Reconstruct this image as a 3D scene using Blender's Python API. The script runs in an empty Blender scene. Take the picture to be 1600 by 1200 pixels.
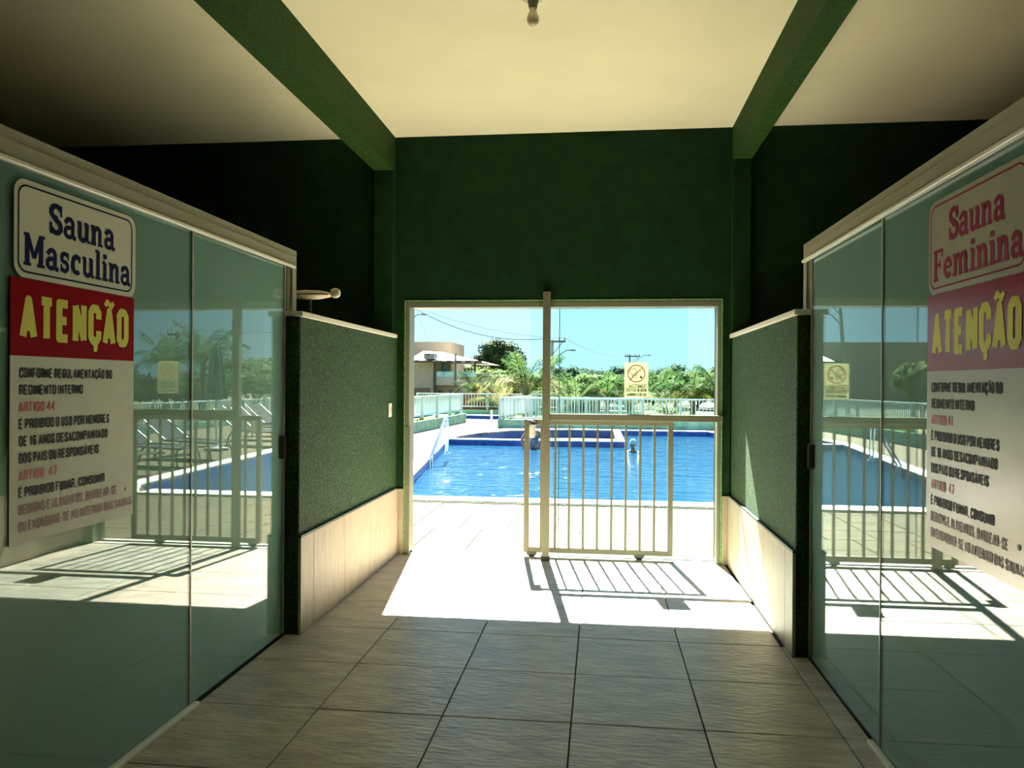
import bpy, math, random
from mathutils import Vector, Matrix
R = random.Random(7)
S = bpy.context.scene
C = S.collection

# ------------------------------------------------------------ camera, sky, sun, exposure
FPX, YAW, PIT, ROL = 1203.6, -.1146, -.0003, .0069
_fw = Vector((math.sin(YAW)*math.cos(PIT), math.cos(YAW)*math.cos(PIT), math.sin(PIT)))
_rt = Vector((math.cos(YAW), -math.sin(YAW), 0)); _up = _rt.cross(_fw)
_r = _rt*math.cos(ROL)+_up*math.sin(ROL); _u = -_rt*math.sin(ROL)+_up*math.cos(ROL)
CAM = Vector((0, 0, 1.5))
cd = bpy.data.cameras.new('camera'); cam = bpy.data.objects.new('camera', cd); C.objects.link(cam)
cd.sensor_width = 36; cd.lens = FPX/1600*36; cd.clip_start = .05; cd.clip_end = 600
m = Matrix((_r, _u, -_fw)).transposed().to_4x4(); m.translation = CAM
cam.matrix_world = m; S.camera = cam

W = bpy.data.worlds.new('sky'); S.world = W; W.use_nodes = True
nt = W.node_tree; nt.nodes.clear()
out = nt.nodes.new('ShaderNodeOutputWorld'); bg = nt.nodes.new('ShaderNodeBackground')
tc = nt.nodes.new('ShaderNodeTexCoord'); sx = nt.nodes.new('ShaderNodeSeparateXYZ')
rp = nt.nodes.new('ShaderNodeValToRGB')
nt.links.new(tc.outputs['Generated'], sx.inputs[0]); nt.links.new(sx.outputs['Z'], rp.inputs[0])
e = rp.color_ramp.elements
e[0].position = 0; e[0].color = (.50, .86, 1.0, 1)
e[1].position = 1; e[1].color = (.11, .28, .66, 1)
for p_, c_ in ((.05, (.48, .84, 1.0, 1)), (.22, (.36, .70, .94, 1)), (.5, (.20, .44, .80, 1))):
    n_ = e.new(p_); n_.color = c_
nt.links.new(rp.outputs[0], bg.inputs[0]); bg.inputs[1].default_value = 1.5
nt.links.new(bg.outputs[0], out.inputs[0])

SUN = Vector((-.145, 1, 1.13)).normalized()
sl = bpy.data.lights.new('sun', 'SUN'); sl.energy = 88; sl.angle = math.radians(.55); sl.color = (1, .94, .80)
so = bpy.data.objects.new('sun', sl); C.objects.link(so)
so.rotation_euler = SUN.to_track_quat('Z', 'Y').to_euler(); so.location = (-2, 12, 14)
S.view_settings.view_transform = 'Standard'; S.view_settings.look = 'None'
S.view_settings.exposure = 0; S.view_settings.gamma = 1; S.view_settings.use_curve_mapping = False
cy = S.cycles
cy.max_bounces = 14; cy.diffuse_bounces = 8; cy.glossy_bounces = 5; cy.transparent_max_bounces = 24; cy.transmission_bounces = 8
cy.caustics_reflective = False; cy.caustics_refractive = False; cy.sample_clamp_indirect = 40
cy.use_denoising = True

# ------------------------------------------------------------ helpers
def at(u, v, y):                       # the world point at depth y seen at photograph pixel (u, v)
    d = _fw + _r*((u-800)/FPX) - _u*((v-600)/FPX)
    return CAM + d*(y/d.y)

MATS = {}
def mat(name, col, rough=.6, noise=0, scale=20, bump=0, bscale=60, metal=0, col2=None, spec=.5, stretch=(1, 1, 1),
        transl=0, detail=4, rot=(0, 0, 0)):
    if name in MATS: return MATS[name]
    M = bpy.data.materials.new(name); M.use_nodes = True; t = M.node_tree; n = t.nodes
    b = n['Principled BSDF']; b.inputs['Roughness'].default_value = rough; b.inputs['Metallic'].default_value = metal
    b.inputs['Specular IOR Level'].default_value = spec
    b.inputs['Base Color'].default_value = (*col, 1)
    tcn = n.new('ShaderNodeTexCoord'); mp = n.new('ShaderNodeMapping')
    mp.inputs['Scale'].default_value = stretch; mp.inputs['Rotation'].default_value = rot
    oi = n.new('ShaderNodeObjectInfo'); ad = n.new('ShaderNodeVectorMath'); ad.operation = 'ADD'
    ge = n.new('ShaderNodeNewGeometry')
    t.links.new(ge.outputs['Position'], ad.inputs[0]); t.links.new(oi.outputs['Random'], ad.inputs[1])
    t.links.new(ad.outputs[0], mp.inputs[0])
    if noise or col2:
        nz = n.new('ShaderNodeTexNoise'); nz.inputs['Scale'].default_value = scale; nz.inputs['Detail'].default_value = detail
        t.links.new(mp.outputs[0], nz.inputs['Vector'])
        cr = n.new('ShaderNodeValToRGB')
        c2 = col2 or tuple(max(0, c*(1-noise)) for c in col)
        c1 = col if col2 else tuple(min(1, c*(1+noise)) for c in col)
        cr.color_ramp.elements[0].position = .36; cr.color_ramp.elements[0].color = (*c2, 1)
        cr.color_ramp.elements[1].position = .64; cr.color_ramp.elements[1].color = (*c1, 1)
        t.links.new(nz.outputs['Fac'], cr.inputs[0]); t.links.new(cr.outputs[0], b.inputs['Base Color'])
    if bump:
        nb = n.new('ShaderNodeTexNoise'); nb.inputs['Scale'].default_value = bscale; nb.inputs['Detail'].default_value = 5
        t.links.new(mp.outputs[0], nb.inputs['Vector'])
        bp = n.new('ShaderNodeBump'); bp.inputs['Strength'].default_value = min(1, bump); bp.inputs['Distance'].default_value = .01*max(1, bump)
        t.links.new(nb.outputs['Fac'], bp.inputs['Height']); t.links.new(bp.outputs[0], b.inputs['Normal'])
    if transl:
        tr = n.new('ShaderNodeBsdfTranslucent'); mx = n.new('ShaderNodeMixShader'); mx.inputs[0].default_value = transl
        if noise or col2: t.links.new(cr.outputs[0], tr.inputs[0])
        else: tr.inputs[0].default_value = (*col, 1)
        t.links.new(b.outputs[0], mx.inputs[1]); t.links.new(tr.outputs[0], mx.inputs[2])
        t.links.new(mx.outputs[0], n['Material Output'].inputs[0])
    MATS[name] = M; return M

def glass(name, tint, ior=1.5, body=0, bodycol=(1, 1, 1)):
    M = bpy.data.materials.new(name); M.use_nodes = True; t = M.node_tree; n = t.nodes; n.remove(n['Principled BSDF'])
    tr = n.new('ShaderNodeBsdfTransparent'); tr.inputs[0].default_value = (*tint, 1)
    gl = n.new('ShaderNodeBsdfGlossy'); gl.inputs['Roughness'].default_value = 0
    fr = n.new('ShaderNodeFresnel'); ge = n.new('ShaderNodeNewGeometry'); ma = n.new('ShaderNodeMapRange')
    ma.inputs['To Min'].default_value = ior; ma.inputs['To Max'].default_value = 1/ior   # same reflectance on both faces of the sheet
    t.links.new(ge.outputs['Backfacing'], ma.inputs[0]); t.links.new(ma.outputs[0], fr.inputs[0])
    mx = n.new('ShaderNodeMixShader'); base = tr
    if body:
        df = n.new('ShaderNodeBsdfDiffuse'); df.inputs[0].default_value = (*bodycol, 1)
        m2 = n.new('ShaderNodeMixShader'); m2.inputs[0].default_value = body
        t.links.new(tr.outputs[0], m2.inputs[1]); t.links.new(df.outputs[0], m2.inputs[2]); base = m2
    t.links.new(fr.outputs[0], mx.inputs[0]); t.links.new(base.outputs[0], mx.inputs[1]); t.links.new(gl.outputs[0], mx.inputs[2])
    t.links.new(mx.outputs[0], n['Material Output'].inputs[0])
    return M

class MB:
    def __init__(s): s.v = []; s.f = []; s.sm = False
    def add(s, vs, fs):
        o = len(s.v); s.v += [tuple(x) for x in vs]; s.f += [tuple(i+o for i in f) for f in fs]; return s
    def box(s, a, b):
        x0, y0, z0 = (min(a[i], b[i]) for i in range(3)); x1, y1, z1 = (max(a[i], b[i]) for i in range(3))
        return s.add([(x0,y0,z0),(x1,y0,z0),(x1,y1,z0),(x0,y1,z0),(x0,y0,z1),(x1,y0,z1),(x1,y1,z1),(x0,y1,z1)],
                     [(0,3,2,1),(4,5,6,7),(0,1,5,4),(1,2,6,5),(2,3,7,6),(3,0,4,7)])
    def bbox(s, a, b, c=.002):         # box with chamfered edges all round
        lo = [min(a[i], b[i]) for i in range(3)]; hi = [max(a[i], b[i]) for i in range(3)]
        c = min(c, *[(hi[i]-lo[i])*.45 for i in range(3)])
        vs = []; idx = {}
        for sx_ in (0, 1):
            for sy in (0, 1):
                for sz in (0, 1):
                    for ax in range(3):
                        p = []
                        for i, q in enumerate((sx_, sy, sz)):
                            base = hi[i] if q else lo[i]
                            p.append(base if i == ax else base+(-c if q else c))
                        idx[(sx_, sy, sz, ax)] = len(vs); vs.append(p)
        fs = []
        for ax in range(3):
            o = [i for i in range(3) if i != ax]
            for q in (0, 1):
                l = []
                for w in ((0, 0), (1, 0), (1, 1), (0, 1)):
                    k = [0, 0, 0]; k[ax] = q; k[o[0]] = w[0]; k[o[1]] = w[1]; l.append(idx[(*k, ax)])
                flip = (q == 1) == (ax == 1)
                fs.append(l[::-1] if flip else l)
        for ax in range(3):            # edges along ax
            o = [i for i in range(3) if i != ax]
            for w in ((0, 0), (1, 0), (1, 1), (0, 1)):
                k0 = [0, 0, 0]; k0[o[0]] = w[0]; k0[o[1]] = w[1]; k1 = list(k0); k1[ax] = 1
                fs.append([idx[(*k0, o[0])], idx[(*k1, o[0])], idx[(*k1, o[1])], idx[(*k0, o[1])]])
        for k in ((a_, b_, c_) for a_ in (0, 1) for b_ in (0, 1) for c_ in (0, 1)):
            fs.append([idx[(*k, 0)], idx[(*k, 1)], idx[(*k, 2)]])
        return s.add(vs, fs)
    def tube(s, pts, r, n=8, cap=True):
        pts = [Vector(p) for p in pts]; rs = r if isinstance(r, (list, tuple)) else [r]*len(pts)
        vs = []; fs = []; ref = None
        for i, p in enumerate(pts):
            d = (pts[min(i+1, len(pts)-1)]-pts[max(i-1, 0)]).normalized()
            if ref is None: ref = Vector((0, 0, 1)) if abs(d.z) < .9 else Vector((1, 0, 0))
            a = d.cross(ref).normalized(); ref = a.cross(d).normalized()
            for k in range(n):
                t = 2*math.pi*k/n; vs.append(p+(a*math.cos(t)+ref*math.sin(t))*rs[i])
        for i in range(len(pts)-1):
            for k in range(n):
                k2 = (k+1) % n; fs.append((i*n+k, i*n+k2, (i+1)*n+k2, (i+1)*n+k))
        if cap: fs += [tuple(range(n))[::-1], tuple(range((len(pts)-1)*n, len(pts)*n))]
        return s.add(vs, fs)
    def lathe(s, prof, c=(0, 0, 0), n=20, axis='z', sq=(1, 1)):
        vs = []; fs = []
        for r, h in prof:
            for k in range(n):
                t = 2*math.pi*k/n; x, y = r*math.cos(t)*sq[0], r*math.sin(t)*sq[1]
                q = (x, y, h) if axis == 'z' else (h, x, y) if axis == 'x' else (x, h, y)
                vs.append((c[0]+q[0], c[1]+q[1], c[2]+q[2]))
        for i in range(len(prof)-1):
            for k in range(n):
                k2 = (k+1) % n; fs.append((i*n+k, i*n+k2, (i+1)*n+k2, (i+1)*n+k))
        return s.add(vs, fs)
    def prism(s, poly, z0, z1):
        n = len(poly)
        return s.add([(x, y, z0) for x, y in poly]+[(x, y, z1) for x, y in poly],
                     [tuple(range(n))[::-1], tuple(range(n, 2*n))]+[(i, (i+1) % n, (i+1) % n+n, i+n) for i in range(n)])
    def mesh(s, name, material):
        me = bpy.data.meshes.new(name); me.from_pydata(s.v, [], s.f)
        me.materials.append(material); me.update()
        import bmesh
        if len(s.f) < 4000:
            bm = bmesh.new(); bm.from_mesh(me); bmesh.ops.recalc_face_normals(bm, faces=bm.faces); bm.to_mesh(me); bm.free()
        if s.sm:
            for p in me.polygons: p.use_smooth = True
            try: me.set_sharp_from_angle(angle=math.radians(42))
            except Exception: pass
        return me
    def build(s, name, material, parent=None, kind=None, label=None):
        return obj(name, s.mesh(name, material), parent, kind, label)

def obj(name, me, parent=None, kind=None, label=None, loc=None, rot=None, scale=None):
    o = bpy.data.objects.new(name, me); C.objects.link(o)
    if parent is not None:
        o.parent = parent
        wp = Vector((0, 0, 0)); q = parent
        while q is not None: wp += Vector(q.location); top = q; q = q.parent
        o.location = -wp if loc is None and not top.get('local') else (loc or (0, 0, 0))
    elif loc is not None: o.location = loc
    if rot is not None: o.rotation_euler = rot
    if scale is not None: o.scale = scale
    if kind: o['kind'] = kind
    if label: o['label'] = label
    return o

def thing(name, label, cat, loc=(0, 0, 0), group=None, local=False, rz=0):
    o = bpy.data.objects.new(name, None); C.objects.link(o); o.location = loc; o.rotation_euler.z = rz
    o.empty_display_size = .1
    o['label'] = label; o['category'] = cat
    if group: o['group'] = group
    if local: o['local'] = 1
    return o
def tag(o, label, cat, group=None):
    o['label'] = label; o['category'] = cat
    if group: o['group'] = group
    return o
def struct(name, mb, m_): return mb.build(name, m_, None, 'structure')

# ------------------------------------------------------------ materials
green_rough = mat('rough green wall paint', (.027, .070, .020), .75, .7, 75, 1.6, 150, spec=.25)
green_shaded = mat('green wall paint', (.0045, .030, .007), .75, .18, 9, .5, 60, spec=.2)  # same paint as the half walls, with the walls' shade put into the colour
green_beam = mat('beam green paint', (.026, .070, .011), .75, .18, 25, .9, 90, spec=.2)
ceil_m = mat('cream ceiling plaster', (.95, .89, .66), .9, .03, 1.2, .1, 12, spec=.1)
tile_m = mat('beige slate floor tile', (.60, .54, .43), .34, 0, 5, 1.0, 16, col2=(.40, .36, .30), stretch=(1, 3.2, 1), rot=(0, 0, .5), spec=.55, detail=7)
grout_m = mat('grout', (.014, .012, .009), .9, .1, 40)
dado_m = mat('cream dado tile', (.38, .325, .235), .5, 0, 6, .25, 30, col2=(.33, .275, .20), stretch=(1, 4, 1), spec=.3)
deck_m = mat('darkened deck tile', (.105, .086, .042), .8, 0, 2.5, .4, 30, col2=(.078, .061, .029), stretch=(1, 2, 1), spec=.2)  # pale tile, base colour darkened to offset the strong sunlight on it
stone_m = mat('pale granite', (.62, .58, .50), .55, .2, 120, spec=.3)
dfr_m = mat('door frame paint', (.17, .18, .12), .45, .04, 30, spec=.3)
alu_m = mat('cream painted aluminium', (.34, .33, .25), .4, .03, 30, spec=.4)
gate_m = mat('gate cream paint', (.155, .148, .100), .45, .05, 40, spec=.3)
white_m = mat('white paint', (.78, .82, .84), .5, .03, 10, spec=.3)
fence_m = mat('white fence paint', (.40, .48, .52), .5, .04, 8, spec=.3)
coping_m = mat('white coping', (.80, .78, .72), .6, .04, 8, spec=.2)
black_m = mat('black rubber', (.015, .015, .015), .5)
blacktrim_m = mat('dark trim', (.02, .035, .03), .5, spec=.3)
steel_m = mat('polished steel', (.75, .77, .8), .18, metal=1)
bluetile_m = mat('blue pool tile', (.022, .085, .36), .25, .25, 7, spec=.4)
bluegrout_m = mat('pool grout', (.10, .22, .50), .8)
planter_m = mat('weathered turquoise planter paint', (.20, .42, .36), .8, 0, 3, .5, 30, col2=(.14, .29, .25), spec=.15)
soil_m = mat('dry soil', (.16, .12, .07), .95, .3, 8, .5, 20)
grass_m = mat('lawn', (.075, .12, .02), .95, .4, 10, .8, 60, spec=.1)
ground_m = mat('distant ground', (.05, .055, .02), .95, .4, 1.5)

glass_clear = glass('clear door glass', (.93, .975, .975), 1.3)
teal_glass = glass('partition glass', (.97, .99, .98), 1.5)
film_m = mat('teal frosted film', (.38, .60, .56), .95, 0, spec=0, transl=.3)

def water_mat(name, body, spec=.5):
    M = bpy.data.materials.new(name); M.use_nodes = True; t = M.node_tree; n = t.nodes; b = n['Principled BSDF']
    b.inputs['Base Color'].default_value = (*body, 1); b.inputs['Roughness'].default_value = .04; b.inputs['IOR'].default_value = 1.33
    b.inputs['Specular IOR Level'].default_value = spec
    g = n.new('ShaderNodeNewGeometry'); mp = n.new('ShaderNodeMapping'); mp.inputs['Scale'].default_value = (.8, 2.8, 1)
    mp.inputs['Rotation'].default_value = (0, 0, .12)
    t.links.new(g.outputs['Position'], mp.inputs[0])
    n1 = n.new('ShaderNodeTexNoise'); n1.inputs['Scale'].default_value = 2.0; n1.inputs['Detail'].default_value = 2.5; n1.inputs['Distortion'].default_value = .8
    t.links.new(mp.outputs[0], n1.inputs['Vector'])
    bp = n.new('ShaderNodeBump'); bp.inputs['Strength'].default_value = 1; bp.inputs['Distance'].default_value = .038
    t.links.new(n1.outputs['Fac'], bp.inputs['Height']); t.links.new(bp.outputs[0], b.inputs['Normal'])
    return M
water_m = water_mat('rippled pool water', (.005, .034, .078))

# ------------------------------------------------------------ room shell
YB, YO = 6.6, 6.8                      # inner and outer face of the wall with the doorway
XL, XR = -1.70, 1.00                   # doorway
HZ, CZ = 2.21, 3.655
HL, HR, HB = -5.6, 4.9, -3.2           # hall extents
fl = struct('floor', MB().box((HL, HB, -.12), (HR, YO, -.008)), grout_m)
cl = struct('ceiling', MB().box((HL-.2, HB-.2, CZ), (HR+.2, YO+.1, CZ+.15)), ceil_m)
wb = struct('wall_back', MB().box((HL, YB, 0), (XL, YO, CZ)).box((XR, YB, 0), (HR, YO, CZ)).box((XL, YB, HZ), (XR, YO, CZ)), green_shaded)
struct('wall_left', MB().box((HL-.2, HB, 0), (HL, YO, CZ)), green_shaded)
struct('wall_right', MB().box((HR, HB, 0), (HR+.2, YO, CZ)), green_shaded)
struct('wall_front', MB().box((HL, HB-.2, 0), (HR, HB, CZ)), green_shaded)
# ceiling beams on their engaged columns
struct('beam_left', MB().box((-1.975, HB, 3.35), (-1.805, YB, CZ+.01)), green_beam)
struct('beam_right', MB().box((1.08, HB, 3.37), (1.225, YB, CZ+.01)), green_beam)
struct('column_left', MB().bbox((-1.975, 6.53, 0), (-1.80, YB+.01, 3.36), .006), green_shaded)
struct('column_right', MB().bbox((1.075, 6.53, 0), (1.225, YB+.01, 3.38), .006), green_shaded)
# plain tiled floors of the rooms behind the partitions
struct('floor_side', MB().box((HL, HB, -.008), (-1.93, YB, -.001)).box((1.225, HB, -.008), (HR, YB, -.001)), dado_m)
# floor tiles
T, TX, TY = .5805, -1.2812, 2.8385
def tile_objs(parent, x0, x1, y0, y1, m_, shared, name='tile', zt=0., g=.003, c=.0025, h=.02, jit=.0006):
    if x1-x0 < .03 or y1-y0 < .03: return
    w, d = round(x1-x0-2*g, 4), round(y1-y0-2*g, 4); key = (w, d, m_.name)
    if key not in shared:
        shared[key] = MB().bbox((-w/2, -d/2, -h), (w/2, d/2, 0), c).mesh(name, m_)
    o = bpy.data.objects.new(name, shared[key]); C.objects.link(o); o.parent = parent
    o.location = Vector(((x0+x1)/2, (y0+y1)/2, zt+R.uniform(-jit, jit)))-Vector(parent.location)
    return o
sh = {}
for i in range(-1, 5):
    for j in range(-7, 7):
        x0, x1 = TX+i*T, TX+(i+1)*T; y0, y1 = TY+j*T, TY+(j+1)*T
        y1 = min(y1, YB); x0 = max(x0, -1.86); x1 = min(x1, 1.15)
        if y0 > 4.38: x0 = max(x0, -1.765); x1 = min(x1, 1.065)
        tile_objs(fl, x0, x1, y0, y1, tile_m, sh)

# half-height walls with cap and tiled dado
def half_wall(name, xin, xout, sgn, joints, dz):
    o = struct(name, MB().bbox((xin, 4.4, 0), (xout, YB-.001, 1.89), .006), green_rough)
    MB().bbox((xin+sgn*.02, 4.385, 1.89), (xout-sgn*.015, YB-.07, 1.922), .004).build('coping_slab', stone_m, o)
    MB().box((xin+sgn*.018, 4.392, dz), (xin-sgn*.01, YB-.07, dz+.012)).build('dark_trim', blacktrim_m, o)  # dark strip along the top of the dado tiles
    js = [4.39]+joints+[YB-.001]
    for a, b in zip(js[:-1], js[1:]):
        MB().bbox((xin, a+.0015, 0), (xin+sgn*.018, b-.0015, dz), .002).build('dado_tile', dado_m, o)
    return o
half_wall('wall_half_left', -1.775, -1.93, 1, [4.60, 5.18, 5.77, 6.36], .578)
half_wall('wall_half_right', 1.075, 1.225, -1, [4.57, 5.16, 5.75, 6.34], .578)
MB().bbox((-1.757, 6.578, 0), (-1.713, 6.600, .575), .002).build('dado_tile', dado_m, wb)
MB().bbox((1.013, 6.578, 0), (1.057, 6.600, .575), .002).build('dado_tile', dado_m, wb)

# doorway: frame, threshold
fr = struct('door_1', MB().bbox((-1.698, 6.60, 0), (-1.665, 6.78, HZ-.002), .003), dfr_m)
MB().bbox((.970, 6.60, 0), (.998, 6.78, HZ-.002), .003).build('frame', dfr_m, fr)
MB().bbox((-1.665, 6.60, 2.160), (.970, 6.78, HZ-.002), .003).build('frame', dfr_m, fr)
MB().bbox((-1.665, 6.60, -.01), (.970, 6.80, .006), .003).build('threshold', stone_m, fr)
MB().box((-1.665, 6.675, .006), (.970, 6.683, .012)).box((-1.665, 6.705, .006), (.970, 6.713, .012)).build('floor_track', blacktrim_m, fr)
MB().bbox((-1.70, 6.592, 0), (-1.655, 6.604, 1.12), .002).build('frame_cover', dfr_m, fr)
# painted edging round the opening
MB().bbox((-1.712, 6.592, 0), (-1.699, 6.602, 2.225), .002).bbox((.999, 6.592, 0), (1.012, 6.602, 2.225), .002).bbox((-1.712, 6.592, 2.212), (1.012, 6.602, 2.225), .002).build('edging', mat('pale green edging', (.16, .30, .12), .7, .3, 60), fr)

# sliding glass panes of the doorway, both parked at the right
for (x0, x1, y, lab, z1) in ((-.362, .968, 6.72, 'clear frameless glass pane carrying the dog notice, its edge beside the cream post', 2.16),
                             (-.62, .745, 6.755, 'outer clear glass pane that ends between the gate and the right jamb', 2.16)):
    t_ = thing('glass_door', lab, 'glass door', ((x0+x1)/2, y, 0))
    MB().box((x0+.006, y-.004, .02), (x1-.006, y+.004, z1)).build('pane', glass_clear, t_)
    MB().box((x0, y-.004, .02), (x0+.006, y+.004, z1)).box((x1-.006, y-.004, .02), (x1, y+.004, z1)).build('polished_edge', mat('green glass edge', (.03, .09, .075), .2) if y < 6.74 else glass_clear, t_)

# gate post with guide rail
t_ = thing('gate_post', 'tall cream square post standing in the middle of the doorway with a guide rail', 'post', (-.455, 6.565, 0))
MB().bbox((-.492, 6.535, .03), (-.428, 6.598, 2.285), .003).build('post', gate_m, t_)
MB().bbox((-.500, 6.53, 0), (-.420, 6.600, .03), .004).build('foot', black_m, t_)
MB().bbox((-.428, 6.548, 1.192), (1.012, 6.592, 1.247), .004).build('guide_rail', gate_m, t_)
MB().lathe([(0, -.002), (.007, -.002), (.008, 0)], (-.46, 6.5345, 2.262), 10, 'y').build('screw', steel_m, t_)
# sliding gate
gy0, gy1 = 6.635, 6.672
t_ = thing('sliding_gate', 'low cream barred sliding gate half closing the sunny doorway', 'gate', (-.02, 6.655, 0))
MB().bbox((-.655, gy0, .045), (-.612, gy1, 1.195), .003).build('stile', gate_m, t_)
MB().bbox((.572, gy0, .045), (.615, gy1, 1.195), .003).build('stile', gate_m, t_)
MB().bbox((-.612, gy0, 1.150), (.572, gy1, 1.195), .003).build('top_rail', gate_m, t_)
MB().bbox((-.612, gy0, .045), (.572, gy1, .090), .003).build('bottom_rail', gate_m, t_)
bm_ = MB().bbox((-.010, gy0+.006, .088), (.010, gy1-.006, 1.152), .002).mesh('bar', gate_m)
for k in range(9): obj('bar', bm_, t_, loc=(-.505+.1205*k+.02, -6.655*0, 0))
for o_ in t_.children:
    if o_.name.startswith('bar'): o_.location = Vector((o_.location.x, -6.655, 0))
for x_ in (-.585, .335):
    w_ = MB(); w_.sm = True
    w_.lathe([(0, -.012), (.032, -.012), (.036, -.006), (.030, 0), (.036, .006), (.032, .012), (0, .012)], (x_, 6.653, .036), 18, 'y')
    wo = w_.build('wheel', black_m, t_)
    MB().bbox((x_-.045, 6.632, .028), (x_+.045, 6.639, .05), .002).bbox((x_-.045, 6.668, .028), (x_+.045, 6.674, .05), .002).build('bracket', mat('grimy metal', (.10, .09, .07), .5), wo)
MB().bbox((-.608, gy0-.012, 1.035), (-.565, gy1-.002, 1.140), .004).build('lock_box', mat('pale lock', (.72, .72, .62), .4), t_, label='pale grey lock box behind the leading stile')
l_ = MB().tube([(-.65, 6.627, 1.188), (-.60, 6.618, 1.182), (-.56, 6.616, 1.170), (-.548, 6.62, 1.158), (-.562, 6.622, 1.152), (-.60, 6.626, 1.166)], .009, 8); l_.sm = True
l_.build('latch', black_m, t_, label='black hooked latch handle')

# ------------------------------------------------------------ outside: deck, pool
struct('deck_joints', MB().box((-6, YO, -.25), (6, 9.53, -.009)), grout_m)
dk = struct('deck', MB().prism([(-40, YO), (-6, YO), (-6, 9.53), (-40, 9.53)], -.03, -.008).prism([(6, YO), (40, YO), (40, 9.53), (6, 9.53)], -.03, -.008)
    .prism([(-40, 9.53), (-2.72, 9.53), (-2.72, 9.9), (-3.35, 14.9), (-4.03, 20.4), (-3.95, 21.8), (-3.6, 23.2), (-2.9, 24.4), (-1.9, 25.2), (-.9, 25.5), (-.9, 31.5), (-40, 31.5)], -.03, -.008)
    .prism([(40, 9.53), (40, 31.5), (-.9, 31.5), (-.9, 25.5), (3.5, 25.5), (4.05, 22.8), (3.05, 10.5), (2.55, 9.9), (2.55, 9.53)], -.03, -.008), deck_m)
struct('lawn', MB().prism([(-3.9, 31.5), (40, 31.5), (40, 42), (-3.9, 42)], -.03, -.008).prism([(-40, 34.8), (-3.9, 34.8), (-3.9, 42), (-40, 42)], -.03, -.008), grass_m)
sh2 = {}
D = .5; rows = [YO+.02+D*k for k in range(6)]
for r_, y0 in enumerate(rows):
    y1 = min(y0+D, 9.50); off = 0 if y0 >= 7.7 else .25
    for k in range(-13, 12):
        x0 = k*D+off+.05; tile_objs(dk, x0, x0+D, y0, y1, deck_m, sh2, h=.015, g=.006, c=.002, jit=.001)
for r_ in range(10):
    y0 = 9.5+D*r_
    for k in range(4):
        x1 = -3.0-.12*(y0+.5-9.9)-k*D-.05
        tile_objs(dk, x1-D, x1, y0, y0+D, deck_m, sh2, h=.015)
# coping round the pool, laid in separate stones
cp = struct('pool_coping', MB().box((-2.75, 9.56, -.12), (2.5, 9.60, -.01)), coping_m)
def coping_run(pts, w, step=.6, z1=.012, z0=-.04, side=1):
    for a, b in zip(pts[:-1], pts[1:]):
        a, b = Vector((*a, 0)), Vector((*b, 0)); L = (b-a).length; n_ = max(1, round(L/step)); d = (b-a)/n_
        nn = Vector((-d.y, d.x, 0)).normalized()*w*side; g = d.normalized()*.002
        for k in range(n_):
            p, q = a+d*k+g, a+d*(k+1)-g
            MB().prism([(p.x, p.y), (q.x, q.y), (q.x+nn.x, q.y+nn.y), (p.x+nn.x, p.y+nn.y)], z0, z1).build('coping_stone', coping_m, cp)
MB().box((-2.75, 9.525, -.1), (2.52, 9.535, .006)).build('dark_joint', blacktrim_m, cp)  # dark joint along the front of the pool coping
coping_run([(-2.75, 9.55), (2.45, 9.55)], .35, z1=.025)
coping_run([(2.45, 9.55), (2.95, 10.4), (3.95, 22.8), (3.42, 25.3), (.6, 25.35)], -.3, .62)
coping_run([(-2.75, 9.9), (-3.35, 14.9), (-4.03, 20.4)], .3, .62)
arc = [(-4.03, 20.4), (-3.95, 21.8), (-3.6, 23.2), (-2.9, 24.4), (-1.9, 25.2), (-.9, 25.5), (.6, 25.35)]
coping_run(arc, .35, .6)
pool_main = [(-2.75, 9.88), (2.45, 9.88), (2.95, 10.4), (3.95, 22.8), (3.42, 25.3), (.62, 25.3), (.62, 20.45), (-4.03, 20.45)]
def wall_ring(poly, z0, z1, closed=True):
    mb = MB(); n_ = len(poly)
    for i in range(n_ if closed else n_-1):
        a, b = poly[i], poly[(i+1) % n_]
        mb.add([(*a, z0), (*b, z0), (*b, z1), (*a, z1)], [(0, 1, 2, 3)])
    return mb
struct('pool_wall', wall_ring(pool_main, -1.4, -.01).add([(x, y, -1.4) for x, y in pool_main], [tuple(range(8))]), bluetile_m)
struct('pool_wall', wall_ring(arc+[(.42, 25.3), (.42, 20.62), (-4.0, 20.62)], -.6, -.01).add([(x, y, -.6) for x, y in arc+[(.42, 25.3), (.42, 20.6), (-4, 20.6)]], [tuple(range(10))]), bluetile_m)
lg = struct('pool_ledge', MB().box((-4.0, 20.44, -1.4), (.62, 20.62, -.02)).box((.44, 20.6, -1.4), (.62, 25.4, -.02)), bluegrout_m)
MB().bbox((-4.0, 20.40, -.02), (.64, 20.64, .012), .003).build('ledge_top', coping_m, lg)
MB().bbox((.42, 20.64, -.02), (.64, 25.35, .012), .003).build('ledge_top', coping_m, lg)
tm = MB().bbox((-.093, -.008, -.073), (.093, 0, .073), .003).mesh('pool_tile', bluetile_m)
for k in range(24):
    for j in range(2):
        obj('pool_tile', tm, lg, loc=(-3.88+k*.192, 20.44, -.095-j*.15))
def water(name, poly, z, label=None):
    o = MB().add([(x, y, z) for x, y in poly], [tuple(range(len(poly)))]).build(name, water_m); o['kind'] = 'structure'; return o
water('water_surface', pool_main, -.15)
water('water_surface', arc+[(.44, 25.3), (.44, 20.62), (-4.0, 20.62)], -.42)
water('water_surface', [(-40, 31.5), (-3.9, 31.5), (-3.9, 34.8), (-40, 34.8)], -.18)
struct('basin_wall', MB().box((-12, 34.8, -.4), (-3.9, 34.95, .02)), bluetile_m)
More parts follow.
